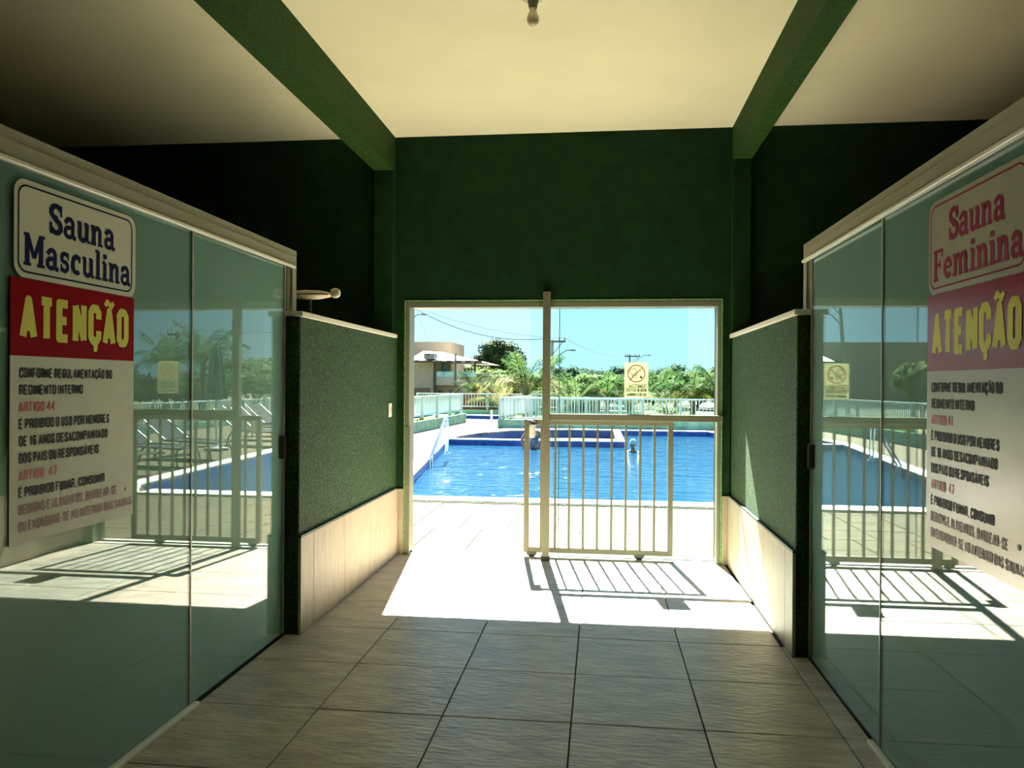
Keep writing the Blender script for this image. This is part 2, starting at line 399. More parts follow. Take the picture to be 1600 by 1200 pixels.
struct('basin_coping', MB().box((-12, 34.75, .02), (-3.9, 35.1, .06)).box((-12, 31.1, -.05), (-3.9, 31.5, .014)), coping_m)

# hand rails into the pool
t_ = thing('pool_ladder', 'shiny steel pool handrail rising from the left edge of the pool', 'pool ladder', (-3.3, 15.5, 0))
pt = at(696, 651, 15.8); 
for dx in (0, .2):
    b = MB(); b.sm = True
    P0 = Vector((-3.30, 14.75, -.35)); P1 = Vector((-3.30, 14.75, .05)); Q = Vector((pt.x, 15.8, pt.z)); E_ = Vector((pt.x-.02, 16.0, 0))
    sh_ = Vector((dx*.25, dx, 0))*-.0+Vector((0, dx, 0))
    b.tube([P0+sh_, P1+sh_, P1.lerp(Q, .5)+sh_, P1.lerp(Q, .93)+sh_, Q+sh_+Vector((0, .03, .015)), Q.lerp(E_, .1)+sh_+Vector((0, .06, .01)), Q.lerp(E_, .5)+sh_+Vector((0, .05, 0)), E_+sh_], .019, 10)
    b.build('handrail', steel_m, t_)
    MB().lathe([(0, 0), (.05, 0), (.045, .015), (.02, .02)], (E_.x, E_.y+dx, 0.0), 14).build('floor_flange', steel_m, t_)
MB().tube([(-3.30, 14.75, -.25), (-3.30, 15.30, -.25)], .02, 8).build('step', steel_m, t_)

# ------------------------------------------------------------ planters and fences
def planter(name, pts, h, w, side, label_dirt=True, seg=1.25):
    """retaining kerb of separately cast panels; pts along the visible face"""
    a, b = Vector((*pts[0], 0)), Vector((*pts[1], 0)); L = (b-a).length; n_ = max(1, round(L/seg)); d = (b-a)/n_
    nn = Vector((-d.y, d.x, 0)).normalized()*side
    root = struct(name, MB().prism([(p.x, p.y) for p in (a+nn*.03, b+nn*.03, b+nn*.12, a+nn*.12)], 0, h-.02), planter_m)
    for k in range(n_):
        g = d.normalized()*.006; p, q = a+d*k+g, a+d*(k+1)-g
        MB().prism([(p.x, p.y), (q.x, q.y), (q.x+nn.x*.05, q.y+nn.y*.05), (p.x+nn.x*.05, p.y+nn.y*.05)], 0, h+R.uniform(-.006, .006)).build('kerb_panel', planter_m, root)
    MB().prism([(p.x, p.y) for p in (a+nn*.12, b+nn*.12, b+nn*w, a+nn*w)], -.05, h-.04).build('soil', grass_m, root, kind='stuff')
    return root
planter('planter_left', [(-6.05, 12), (-5.15, 29.3)], .34, .9, 1)
planter('planter_centre', [(-3.5, 26.15), (9.0, 26.4)], .27, 2.2, 1)
planter('planter_far', [(-9, 37.0), (2, 37.0)], .22, .8, 1)
planter('planter_right', [(9.2, 31), (9.2, 8)], .2, .9, 1)
MB().prism([(-5.15, 29.3), (-5.9, 29.35), (-5.9, 29.42), (-5.15, 29.40)], 0, .34).build('planter_end', planter_m, None, 'structure')
MB().prism([(-3.5, 26.15), (-3.5, 28.3), (-3.44, 28.3), (-3.44, 26.15)], 0, .27).build('planter_end', planter_m, None, 'structure')

def fence(label, a, b, zb, zt, sp=.125, post_every=1.9, w=.03, group=None):
    a, b = Vector((*a, 0)), Vector((*b, 0)); L = (b-a).length; d = (b-a).normalized(); ang = math.atan2(d.y, d.x)
    t = thing('picket_fence', label, 'fence', (a.x, a.y, 0), local=True, rz=ang)
    for z0, z1 in ((zt-.055, zt), (zb+.05, zb+.095)):
        MB().bbox((0, -.028, z0), (L, .028, z1), .004).build('rail', fence_m, t)
    n_ = int(L/sp); br = MB().box((-w/2, -.012, zb+.06), (w/2, .012, zt-.05)).mesh('bar', fence_m)
    npst = max(1, round(L/post_every)); pm = MB().bbox((-.045, -.045, zb-.25), (.045, .045, zt+.005), .004).mesh('post', fence_m)
    for k in range(npst+1): obj('post', pm, t, loc=(L*k/npst, 0, 0))
    for k in range(1, n_): obj('bar', br, t, loc=(L*k/n_, 0, 0))
    return t
fence('white barred fence on the turquoise planter left of the pool, below the house', (-6.55, 12.0), (-5.52, 30.3), .37, 1.08)
fence('white barred fence crossing the gap beyond the second basin', (-9.0, 37.3), (-2.0, 37.3), .30, 1.02, .14, 1.75)
fence('white fence running away from the camera at the left end of the central planter', (-3.46, 26.5), (-2.75, 33.0), .27, 1.02, .11)
fence('white barred fence along the central planter behind the pool, under the dog notice', (-3.40, 26.9), (8.9, 27.2), .23, 1.02, .125, 1.9)
fence('inner white fence close behind the central planter fence, seen beside the cream post', (-2.7, 29.6), (1.6, 29.9), .12, 1.0, .10, 1.9)
fence('white fence right of the pool, seen mirrored in the left glass wall', (9.7, 31), (9.7, 8.0), .05, .86, .14, 2)
# white slim post by the second basin
tag(MB().tube([(at(768, 659, 31).x, 31.0, 0), (at(768, 659, 31).x, 31.0, .42)], .045, 10).build('bollard', white_m), 'small white pipe bollard before the second blue basin', 'bollard')

# ------------------------------------------------------------ ground beyond
struct('ground', MB().box((-160, 42, -.3), (160, 320, -.06)).box((-160, -60, -.5), (160, 42, -.26)), ground_m)
struct('garden_wall', MB().box((-9, 39.0, 0), (0, 39.2, .95)), mat('red brick wall', (.17, .055, .035), .9, 0, 6, .4, 30, col2=(.11, .045, .03)))

# ------------------------------------------------------------ house
hs = at  # pixel helper for the far house
HY = 50
wallA = mat('beige house wall', (.31, .275, .23), .9, .06, 2, spec=.1); wallB = mat('light render', (.40, .37, .32), .9, .05, 2, spec=.1)
tanw = mat('tan wall', (.33, .265, .205), .9, .06, 1.5, spec=.1); brown = mat('brown band', (.13, .10, .07), .9, .05, 3)
roofw = mat('pale roof tiles', (.5, .48, .46), .8, .1, 3, spec=.1); dark = mat('dark window', (.04, .06, .07), .2); pipe = mat('dark downpipe', (.035, .025, .022), .7)
wood = mat('weathered timber', (.13, .11, .10), .9, .2, 20); concrete = mat('grey concrete pole', (.24, .25, .26), .9, .15, 10)
grey_roof = mat('grey roof', (.28, .29, .30), .8, .1, 2)
balg = mat('cyan balcony glass', (.27, .54, .58), .15, .25, 1.5, spec=.5)
house = thing('house', 'beige two-storey house with white roof and cyan glass balcony beyond the left fence', 'house', (at(680, 600, HY).x, HY, 0))
def hbox(u0, v0, u1, v1, y, dep, name, m_, par=None, chamf=0, z0=None, x0=None):
    a, b = at(u0, v0, y), at(u1, v1, y)
    lo = (x0 if x0 is not None else a.x, y, z0 if z0 is not None else b.z)
    return MB().box(lo, (b.x, y+dep, a.z)).build(name, m_, par if par is not None else house)
hbox(643, 563, 677, 606, HY, 8, 'front_wall', wallA, x0=-12.3)
hbox(643, 606, 673, 640, HY-.01, 1, 'garage_band', brown, x0=-12.3, z0=0)
hbox(673, 563, 677, 640, HY-.02, 1, 'wall_corner', wallA, z0=0)
hbox(677.6, 563, 680, 640, HY-.12, .1, 'downpipe', pipe, z0=0)
# roof: hip with tiles
ap = at(660, 548, HY+3); el, er = at(643, 562.5, HY-.8), at(753, 566, HY-.8); rr = at(690, 551, HY+3)
x0_, x1_, ez = -12.5, er.x, el.z
rf = MB().add([(x0_, HY-.8, ez), (x1_, HY-.8, er.z), (x1_, HY+8, er.z), (x0_, HY+8, ez), (ap.x-.05, HY+3.5, ap.z), (ap.x+.05, HY+3.5, ap.z), (rr.x, HY+3.5, rr.z+.05)],
              [(0, 1, 6, 5, 4), (1, 2, 6), (2, 3, 4, 5, 6), (3, 0, 4), (0, 3, 2, 1)]).build('roof', roofw, house)
for k in range(34):
    xx = x0_+.4+k*.62
    if xx > x1_-.3: break
    MB().bbox((xx, HY-.86, ez-.03+(er.z-ez)*(xx-x0_)/(x1_-x0_)), (xx+.3, HY-.78, ez+.02+(er.z-ez)*(xx-x0_)/(x1_-x0_)), .01).build('roof_tile', roofw, rf)
hbox(643, 563, 753, 566.5, HY-.82, .06, 'fascia', pipe, x0=-12.45)
b_ = hbox(662, 552, 678, 561, HY-.9, .9, 'water_tank', mat('grey tank', (.20, .20, .21), .7)); MB().box(at(667, 553.2, HY-.93), (at(671, 556, HY-.93).x, HY-.85, at(671, 556, HY-.93).z)).build('grille', dark, b_)
MB().lathe([(0, 0), (.17, 0), (.17, .3), (0, .3)], (at(680, 555, HY-.5).x, HY-.5, at(680, 556, HY-.5).z), 12, 'y').build('fan', mat('tank fan', (.4, .4, .42), .5), house)
hbox(643, 534, 704, 556, HY+9, 6, 'rear_block', tanw, x0=-34, z0=0)
hbox(681, 563, 704, 581, HY+3, .2, 'balcony_wall', mat('cream wall', (.40, .33, .22), .9), z0=at(681, 589, HY).z)
hbox(692, 570, 701, 581, HY+2.9, .08, 'balcony_door', balg)
hbox(679, 589, 719, 602, HY, 3.2, 'balcony_slab', wallB)
hbox(681, 602, 722, 640, HY+1, 2, 'ground_wall', wallB, z0=0)
hbox(719, 590, 757, 612, HY+.6, 2.4, 'side_balcony', wallB)
for u0, u1 in ((681, 695), (695.3, 709), (714, 729), (729.3, 744)): hbox(u0, 580.5, u1, 589, HY+.1, .05, 'railing_pane', balg)
for u0 in (740.5,): hbox(u0, 566, u0+2.6, 590, HY+.2, .12, 'balcony_post', pipe)
w_ = hbox(684, 609.5, 695, 616.5, HY+.93, .1, 'window', wallB)
hbox(685, 610.2, 689.2, 616, HY+.9, .05, 'pane', dark, w_); hbox(690, 610.2, 694.2, 616, HY+.9, .05, 'pane', dark, w_)
w_ = hbox(700.5, 608.5, 707.5, 616.5, HY+.93, .1, 'window', wallB); hbox(701.4, 609.2, 706.8, 616.2, HY+.9, .05, 'pane', dark, w_)
for o_ in list(house.children)+[c for ch in house.children for c in ch.children]:
    pass
# low neighbour
nb = thing('outbuilding', 'low grey-roofed building between the house and the big palm', 'building', (at(780, 600, 58).x, 58, 0))
hbox(722, 590, 806, 640, 58, 4, 'wall', wallB, nb, z0=0)
hbox(757, 586.5, 808, 589.5, 57.6, 5, 'roof', grey_roof, nb)
hbox(742, 585, 760, 588, 56, 4, 'canopy_roof', roofw, nb)
gw = thing('boundary_wall', 'peach boundary wall behind the small palm', 'wall', (at(740, 610, 47).x, 47, 0))
hbox(723, 603, 741, 640, 47, .25, 'wall_panel', mat('peach render', (.36, .24, .16), .9, .1, 3), gw, z0=0)
hbox(741, 607, 790, 640, 47.3, .25, 'wall_panel', mat('peach render', (.36, .24, .16), .9, .1, 3), gw, z0=0)
h2 = thing('house', 'distant hip-roofed house mirrored in the right glass wall', 'house', (-38, 80, 0))
MB().box((-46, 80, 0), (-30, 88, 4.6)).build('wall', wallB, h2)
MB().add([(-47, 79.3, 4.6), (-29, 79.3, 4.6), (-29, 88.7, 4.6), (-47, 88.7, 4.6), (-41, 84, 6.6), (-34, 84, 6.6)], [(0, 1, 5, 4), (1, 2, 5), (2, 3, 4, 5), (3, 0, 4), (0, 3, 2, 1)]).build('roof', roofw, h2)

# ------------------------------------------------------------ poles and wires
def pole(label, u, ybase, vtop, arm=None, x=None, r=.11, m_=concrete, ztop=None, lamp=None, lean=0):
    p = at(u, vtop, ybase); x = p.x if x is None else x; zt = ztop or p.z
    t = thing('utility_pole', label, 'utility pole', (x, ybase, 0))
    b = MB().tube([(x-lean, ybase, -.05), (x, ybase, zt)], [r*1.25, r*.8], 8); b.sm = True; b.build('pole', m_, t)
    if arm:
        a0, a1, dz = arm
        MB().bbox((x+a0, ybase-.07-r, zt-dz-.12), (x+a1, ybase+.05-r, zt-dz), .01).build('crossarm', wood, t)
        MB().tube([(x, ybase-r, zt-dz-.9), (x+a1*.8, ybase-r, zt-dz-.08)], .025, 6).build('brace', wood, t)
        for f_ in (a0*.9, a0*.45, a1*.55, a1*.95):
            b = MB(); b.sm = True; b.lathe([(0, 0), (.05, 0), (.03, .07), (.06, .12), (.03, .17), (.05, .22), (0, .25)], (x+f_, ybase-r, zt-dz), 8); b.build('insulator', concrete, t)
    if lamp:
        (lx, lz, ll) = lamp
        b = MB(); b.sm = True; b.tube([(x, ybase-r, lz), (x+ll*.5, ybase-r, lz+abs(ll)*.55), (x+ll*.85, ybase-r, lz+abs(ll)*.78), (x+ll*1.15, ybase-r, lz+abs(ll)*.8)], .035, 6)
        lo = b.build('lamp_arm', concrete, t); MB().bbox((x+ll*1.1, ybase-r-.07, lz+abs(ll)*.8-.06), (x+ll*1.1+.3, ybase-r+.07, lz+abs(ll)*.8+.04), .02).build('lamp_head', mat('lamp head', (.12, .13, .14), .7), lo)
    return t, Vector((x, ybase, zt))
_, pA = pole('tall concrete pole with street lamp arm, just beyond the left jamb of the doorway', 0, 45, 470, arm=(-.3, .9, .2), x=-11.45, ztop=6.6, lamp=(0, 5.0, .75), lean=.5)
_, pB = pole('utility pole with crossarm and lamp right behind the cream post', 863, 48, 531, arm=(-.35, .82, .05), lamp=(0, at(865, 568, 48).z, 1.05))
_, pC = pole('far utility pole whose crossarm shows over the dog notice', 984, 78, 554, arm=(-.5, 1.0, .12), lamp=(0, at(984, 575, 78).z, 1.6))
_, pD = pole('utility pole mirrored in the left glass wall beside the masculine sauna sign', 0, 40, 520, arm=(-1.0, .5, .1), x=19.97, ztop=4.25, r=.14)
pole('thin street pole standing in front of the balcony of the beige house', 711.8, 44, 553, r=.065, m_=mat('purple grey pole', (.09, .075, .085), .8))
def wire(label, a, b, sag, r=.012):
    a, b = Vector(a), Vector(b); pts = [a.lerp(b, k/16)-Vector((0, 0, sag*4*(k/16)*(1-k/16))) for k in range(17)]
    return tag(MB().tube(pts, r, 5).build('power_line', mat('black cable', (.05, .05, .06), .7)), label, 'cable')
wA = at(648, 482, 46.0)
wire('thick power cable sagging from the top left of the doorway to the near pole', wA, pB+Vector((-.2, -.1, .1)), .72, .02)
wire('thin upper power cable above the thick one', at(652, 480, 46.5), pB+Vector((.6, -.1, .12)), .42, .010)
wire('faint power cable running from the near pole to the far pole', pB+Vector((.7, -.1, .15)), pC+Vector((-.4, -.1, .05)), .5, .018)
wire('thin stay wire dropping from the street lamp pole towards the house', at(648, 481, 45), at(671, 535, 49), 0, .009)
wire('pole cable mirrored above the gate in the left glass wall', pD+Vector((-.8, 0, .1)), (8, 44, 5.2), .4, .015)

# ------------------------------------------------------------ vegetation
def leafm(name, a, b, tr=.35): return mat(name, a, .8, 0, 1.6, 0, col2=b, transl=tr, spec=.06, detail=3)
lf_dark = leafm('dark tree leaves', (.040, .070, .025), (.010, .026, .016)); lf_mid = leafm('mid leaves', (.09, .15, .04), (.03, .07, .022))
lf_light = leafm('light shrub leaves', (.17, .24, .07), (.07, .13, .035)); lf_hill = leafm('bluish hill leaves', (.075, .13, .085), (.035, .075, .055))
palm_g = leafm('green palm leaflets', (.085, .14, .045), (.028, .068, .026), .3); palm_y = leafm('yellow palm leaflets', (.20, .165, .045), (.09, .115, .035), .3)
bark = mat('bark', (.14, .11, .08), .95, .3, 20, .4, 30)
def crown_mesh(name, blobs, n, s, m_, rnd):
    mb = MB(); tot = sum(b[3]*b[4] for b in blobs)
    for (x, y, z, rx, rz) in blobs:
        k_ = int(n*rx*rz/tot)
        for _ in range(k_):
            d = Vector((rnd.gauss(0, 1), rnd.gauss(0, 1), rnd.gauss(0, 1))).normalized(); q = rnd.uniform(.78, 1.06)
            p = Vector((x+d.x*rx*q, y+d.y*rx*q, z+d.z*rz*q))
            t1 = Vector((rnd.gauss(0, 1), rnd.gauss(0, 1), rnd.gauss(0, .6))).normalized(); t2 = t1.cross(d+Vector((0, 0, .3))).normalized()
            ss = s*rnd.uniform(.6, 1.3)
            mb.add([p-t1*ss, p+t2*ss*.5, p+t1*ss, p-t2*ss*.5], [(0, 1, 2, 3)])
    for (x, y, z, rx, rz) in blobs:   # dense inside of twigs and shaded leaves
        prof = [(rx*.8*math.sin(math.pi*i/6)+.001, -rz*.8*math.cos(math.pi*i/6)) for i in range(7)]
        mb.lathe(prof, (x, y, z), 9)
    return mb
def tree(name, label, x, y, H, Wd, m_, n=1500, s=.25, base=.25, nb_=7, group=None, seed=0, cat='tree', trunk=True, z0=0):
    rnd = random.Random(seed); t = thing(name, label, cat, (x, y, z0), group, local=True)
    zc = H*(base+(1-base)/2); rz = H*(1-base)/2
    bl = [(0, 0, zc, Wd*.30, rz*.75)]
    for k in range(nb_):
        a = 2*math.pi*k/nb_+rnd.uniform(-.3, .3); q = rnd.uniform(.3, .62)
        bl.append((math.cos(a)*Wd/2*q, math.sin(a)*Wd/2*q, zc+rnd.uniform(-.5, .45)*rz, Wd*rnd.uniform(.17, .26), rz*rnd.uniform(.35, .5)))
    crown_mesh('crown', bl, n, s, m_, rnd).build('crown', m_, t)
    if trunk:
        b = MB(); b.tube([(0, 0, 0), (.05*Wd*.2, 0, H*base), (0, 0, zc)], [H*.035, H*.028, H*.012], 7)
        for k in range(4):
            a = k*1.6+rnd.random(); b.tube([(0, 0, H*base*.8), (math.cos(a)*Wd*.2, math.sin(a)*Wd*.2, zc-rz*.1)], [H*.018, H*.008], 5)
        b.sm = True; b.build('trunk', bark, t)
    return t
FR = {}
def frond_mesh(kind, m_, rnd, L=1., droop=.5, nl=24):
    mb = MB(); pts = []; ang = math.radians(72 if droop < .6 else 55); p = Vector((0, 0, 0)); N = 9
    for i in range(N+1):
        pts.append(p.copy()); a = ang-(i/N)**1.3*droop*math.radians(150); p = p+Vector((math.cos(a), 0, math.sin(a)))*(L/N)
    mb.tube(pts, [.016*L*(1-.75*i/N) for i in range(N+1)], 4)
    for k in range(nl):
        f = .16+.84*k/nl; i = min(N-1, int(f*N)); q = pts[i].lerp(pts[i+1], f*N-i); d = (pts[i+1]-pts[i]).normalized()
        ll = L*.27*math.sin(math.pi*min(1, (.22+f*.78)))**.55*rnd.uniform(.85, 1.1)+.03
        for s_ in (-1, 1):
            side = Vector((0, s_, 0)); e1 = (d*.8+side*rnd.uniform(.55, .8)+Vector((0, 0, rnd.uniform(-.3, .12)))).normalized(); tip = q+e1*ll+Vector((0, 0, -.42*ll)); mid = q+e1*ll*.55
            w_ = d*.0085*L
            mb.add([q-w_, q+w_, mid+w_, mid-w_, tip], [(0, 1, 2, 3), (3, 2, 4)])
    return mb.mesh('frond', m_)
def palm(name, label, x, y, trunk_h, L, m_=None, n=13, seed=1, m2=None, group=None):
    m_ = m_ or palm_g; rnd = random.Random(seed); t = thing(name, label, 'palm', (x, y, 0), group, local=True)
    for kind, dr in ((0, .32), (1, .62), (2, .95)):
        for mm in {m_, m2 or m_}:
            if (kind, mm.name) not in FR: FR[(kind, mm.name)] = frond_mesh(kind, mm, random.Random(kind), 1., dr)
    b = MB(); b.sm = True; b.tube([(0, 0, 0), (.03, 0, trunk_h*.5), (0, 0, trunk_h+.1)], [.13+.02*L, .11, .07+.02*L], 9); b.build('trunk', bark, t)
    n = int(n*1.35)
    for k in range(n):
        kind = 0 if k < n*.3 else 1 if k < n*.68 else 2; mm = m2 if (m2 and kind == 2) else m_
        o = obj('frond', FR[(kind, mm.name)], t, loc=(0, 0, trunk_h)); s_ = L*rnd.uniform(.85, 1.12)
        o.scale = (s_, s_, s_); o.rotation_euler = (rnd.uniform(-.3, .3), rnd.uniform(-.12, .14), k*2.399+rnd.uniform(-.25, .25))
    return t
def px(u, y): return at(u, 600, y).x
palm('palm', 'small dark palm standing before the balcony house', px(740, 41), 41, 1.0, 1.45, leafm('dark palm leaflets', (.06, .10, .035), (.02, .05, .02), .3), 12, 3)
palm('palm', 'low yellowing palm left of the big coconut palm', px(778, 38), 38, .2, 1.75, palm_y, 15, 4, palm_g)
palm('coconut_palm', 'big coconut palm left of the cream post, tallest fronds upright', px(822, 34), 34, .9, 2.5, palm_g, 20, 5, leafm('straw palm leaflets', (.36, .31, .18), (.16, .18, .07), .4))
palm('palm', 'palm directly behind the cream post', px(858, 40), 40, .5, 2.0, palm_g, 12, 6)
palm('palm', 'pale feathery palm just right of the cream post', px(900, 37), 37, .3, 1.9, leafm('pale palm leaflets', (.14, .175, .07), (.065, .10, .035), .35), 15, 7)
palm('palm', 'upright bright palm left of the dog notice', px(948, 38), 38, .6, 2.0, palm_g, 16, 8, palm_y)
palm('palm', 'yellow tinged palm partly behind the dog notice', px(982, 39), 39, .2, 1.9, palm_y, 12, 9, palm_g)
palm('palm', 'dark upright palm just right of the dog notice', px(1030, 42), 42, .9, 1.9, palm_g, 14, 10)
palm('palm', 'low arching palm with silvery fronds behind the fence right of the dog notice', px(1045, 35), 35, 0, 1.6, leafm('silver palm leaflets', (.28, .30, .20), (.11, .14, .08), .4), 12, 11)
palm('palm', 'tall palm with upright spears left of the right jamb', px(1082, 35), 35, .7, 2.1, palm_g, 15, 12, palm_y)
palm('palm', 'palm cut by the right jamb of the doorway, with yellow lower fronds', px(1120, 34), 34, .8, 2.2, palm_g, 15, 13, palm_y)
palm('palm', 'tall palm mirrored in the left glass wall above the closed parasol', 11.2, 27, 2.1, 2.0, palm_g, 16, 14)
palm('palm', 'palm mirrored in the left glass wall beside the utility pole', 14.5, 30, 2.0, 1.7, palm_g, 14, 15)
palm('palm', 'spiky palm mirrored in the left glass wall next to the half wall', 7.6, 32, 2.3, 1.9, palm_g, 12, 16)
bt = at(780, 529, 72)
tree('tree', 'big dark rounded tree behind the balcony house', bt.x, 72, bt.z+.25, 5.6, lf_dark, 5200, .17, .22, 12, seed=21)
for i, (u, v, y, wd, lab, mm) in enumerate([
    (706, 561, 70, 3.4, 'green bush seen through the open balcony of the house', lf_light),
    (728, 560, 71, 3.6, 'light green bush below the roof eave of the house', lf_mid),
    (757, 566, 66, 4.2, 'pale green bush under the big dark tree', lf_light),
    (776, 570, 67, 3.8, 'green bush at the right foot of the big dark tree', lf_mid)]):
    p = at(u, v, y); tree('bush', lab, p.x, y, p.z, wd, mm, 1300, .13, .12, 7, seed=30+i, cat='bush', trunk=True)
hl = [(868, 570, 'behind the near utility pole'), (895, 565, 'right of the near utility pole, rounded'), (915, 569, 'second right of the near utility pole'), (938, 571, 'above the pale feathery palm'),
      (965, 564, 'tall, left of the far utility pole'), (992, 570, 'behind the dog notice'), (1024, 571, 'just right of the dog notice'), (1050, 565, 'above the silvery palm'), (1066, 566, 'rounded, left of the tall spear palm'), (1092, 572, 'behind the tall spear palm'), (1118, 568, 'behind the palm at the right jamb')]
for i, (u, v, lab) in enumerate(hl):
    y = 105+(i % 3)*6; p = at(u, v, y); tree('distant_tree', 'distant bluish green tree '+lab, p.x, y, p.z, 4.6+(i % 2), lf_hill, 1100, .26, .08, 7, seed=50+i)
for i, (u, y, wd) in enumerate([(800, 52, 5), (840, 52, 5), (880, 54, 5), (915, 50, 5), (950, 54, 5), (985, 50, 5), (1020, 54, 5), (1055, 52, 5), (1090, 50, 5), (1120, 54, 5)]):
    p = at(u, 577, y); lab = ['under the grey roof', 'behind the coconut palm', 'right of the near utility pole', 'under the pale feathery palm', 'behind the upright bright palm', 'under the dog notice', 'right of the dog notice', 'behind the silvery palm', 'behind the spear palm', 'at the right jamb'][i]
    tree('shrub', 'leafy garden shrub '+lab, p.x, y, p.z+R.uniform(-.2, .15), 4.2, [lf_mid, lf_light][i % 2], 1500, .13, .02, 7, seed=80+i, cat='shrub', trunk=True)
for i, (x, y, H, wd, mm, lab) in enumerate([
    (7.2, 37, 3.9, 4.0, lf_mid, 'branching tree mirrored in the left glass wall beside the half wall'), (10.0, 38, 3.6, 4.5, lf_dark, 'dense tree mirrored behind the closed parasol'),
    (13.5, 36, 3.0, 5.0, lf_mid, 'bushy tree mirrored between the cream gate post and the dog notice'), (17.0, 36, 2.4, 5.0, lf_dark, 'dark hedge tree mirrored below the left utility pole'),
    (21.5, 38, 2.3, 6.0, lf_dark, 'dark hedge tree mirrored beside the masculine sauna sign'), (-12.3, 36, 2.9, 3.0, lf_mid, 'green tree mirrored in the right glass wall before the beige house')]):
    tree('tree', lab, x, y, H, wd, mm, 2200, .15, .12, 8, seed=120+i)
# plants in the left planter
def tuft(label, x, y, z, r, n, seed):
    rnd = random.Random(seed); mb = MB()
    for k in range(n):
        a = rnd.uniform(0, 6.28); q = rnd.uniform(0, r); h = rnd.uniform(.08, .2)*(r+.2); p = Vector((x+math.cos(a)*q, y+math.sin(a)*q*2, z)); d = Vector((math.cos(a), math.sin(a), 0))*h*.6
        w_ = Vector((-math.sin(a), math.cos(a), 0))*.012
        mb.add([p-w_, p+w_, p+d+Vector((0, 0, h))], [(0, 1, 2)])
    return tag(mb.build('grass_tuft', leafm('yellow grass', (.20, .25, .04), (.12, .17, .03), .3)), label, 'grass')
tuft('yellow green grass tuft at the near end of the left planter', -5.95, 21.8, .30, .35, 260, 1)
tuft('small grass tuft along the middle of the left planter', -5.75, 24.6, .30, .25, 160, 2)

# ------------------------------------------------------------ loungers and parasol on the right deck (mirrored in the glass)
sling = mat('grey sling fabric', (.05, .055, .06), .9, .1, 60, spec=.05); lframe = mat('dark bronze frame', (.12, .11, .10), .4, metal=.6)
def lounger():
    t = thing('sun_lounger', '', 'sun lounger', (0, 0, 0), 'sun loungers on the right deck', local=True)
    for s_ in (-.3, .3):
        b = MB(); b.sm = True; b.tube([(-.95, s_, .33), (.25, s_, .36), (.30, s_, .37)], .018, 6); b.build('side_rail', lframe, t)
        b = MB(); b.sm = True; b.tube([(.25, s_, .37), (.55, s_, .58), (.95, s_, .86)], .016, 6); b.build('back_rail', lframe, t)
        for x_, dx in ((-.75, -.12), (.35, .18)):
            b = MB(); b.sm = True; b.tube([(x_, s_, .35), (x_+dx*.7, s_, .2), (x_+dx, s_, 0)], .017, 6); b.build('leg', lframe, t)
    MB().bbox((-.93, -.29, .335), (.25, .29, .350), .004).build('seat_sling', sling, t)
    MB().add([(.25, -.29, .37), (.25, .29, .37), (.93, .29, .86), (.93, -.29, .86), (.25, -.29, .355), (.25, .29, .355), (.94, .29, .845), (.94, -.29, .845)],
             [(0, 1, 2, 3), (4, 7, 6, 5), (0, 4, 5, 1), (1, 5, 6, 2), (2, 6, 7, 3), (3, 7, 4, 0)]).build('back_sling', sling, t)
    return t
def copy_tree(o, par=None):
    c = o.copy(); C.objects.link(c); c.parent = par
    for ch in o.children: copy_tree(ch, c)
    return c
pos = [(4.4, 11.6, 'nearest the house wall'), (4.4, 12.9, 'second along the pool'), (4.45, 14.2, 'third along the pool, beside the closed parasol'), (4.6, 17.4, 'beyond the closed parasol'), (5.3, 19.2, 'last but one along the pool'), (5.4, 20.6, 'farthest along the pool')]
L0 = lounger()
for i, (x, y, w_) in enumerate(pos):
    o_ = L0 if i == 0 else copy_tree(L0); o_.location = (x, y, 0); o_.rotation_euler.z = .15+.03*i; o_['label'] = 'grey sun lounger, '+w_
t_ = thing('closed_parasol', 'closed dark green parasol on a mast between the loungers, mirrored in the left glass', 'parasol', (4.78, 16, 0), local=True)
b = MB(); b.sm = True; b.tube([(0, 0, 0), (0, 0, 2.28)], .022, 8); b.build('mast', white_m, t_)
b = MB()
N_ = 24; prof = [(.03, 2.26), (.08, 2.15), (.15, 1.8), (.19, 1.4), (.21, 1.13)]
vs = []; fs = []
for r_, z_ in prof:
    for k in range(N_): a = 2*math.pi*k/N_; rr_ = r_*(1+.16*(k % 3 == 0)-.12*(k % 3 == 1)); vs.append((math.cos(a)*rr_, math.sin(a)*rr_, z_))
for i in range(4):
    for k in range(N_): fs.append((i*N_+k, i*N_+(k+1) % N_, (i+1)*N_+(k+1) % N_, (i+1)*N_+k))
b.add(vs, fs); b.sm = True; b.build('canopy', mat('dark green canvas', (.03, .09, .075), .9, .15, 10), t_)
MB().lathe([(0, 0), (.26, 0), (.26, .05), (.05, .09), (0, .09)], (0, 0, 0), 20).build('base', concrete, t_)

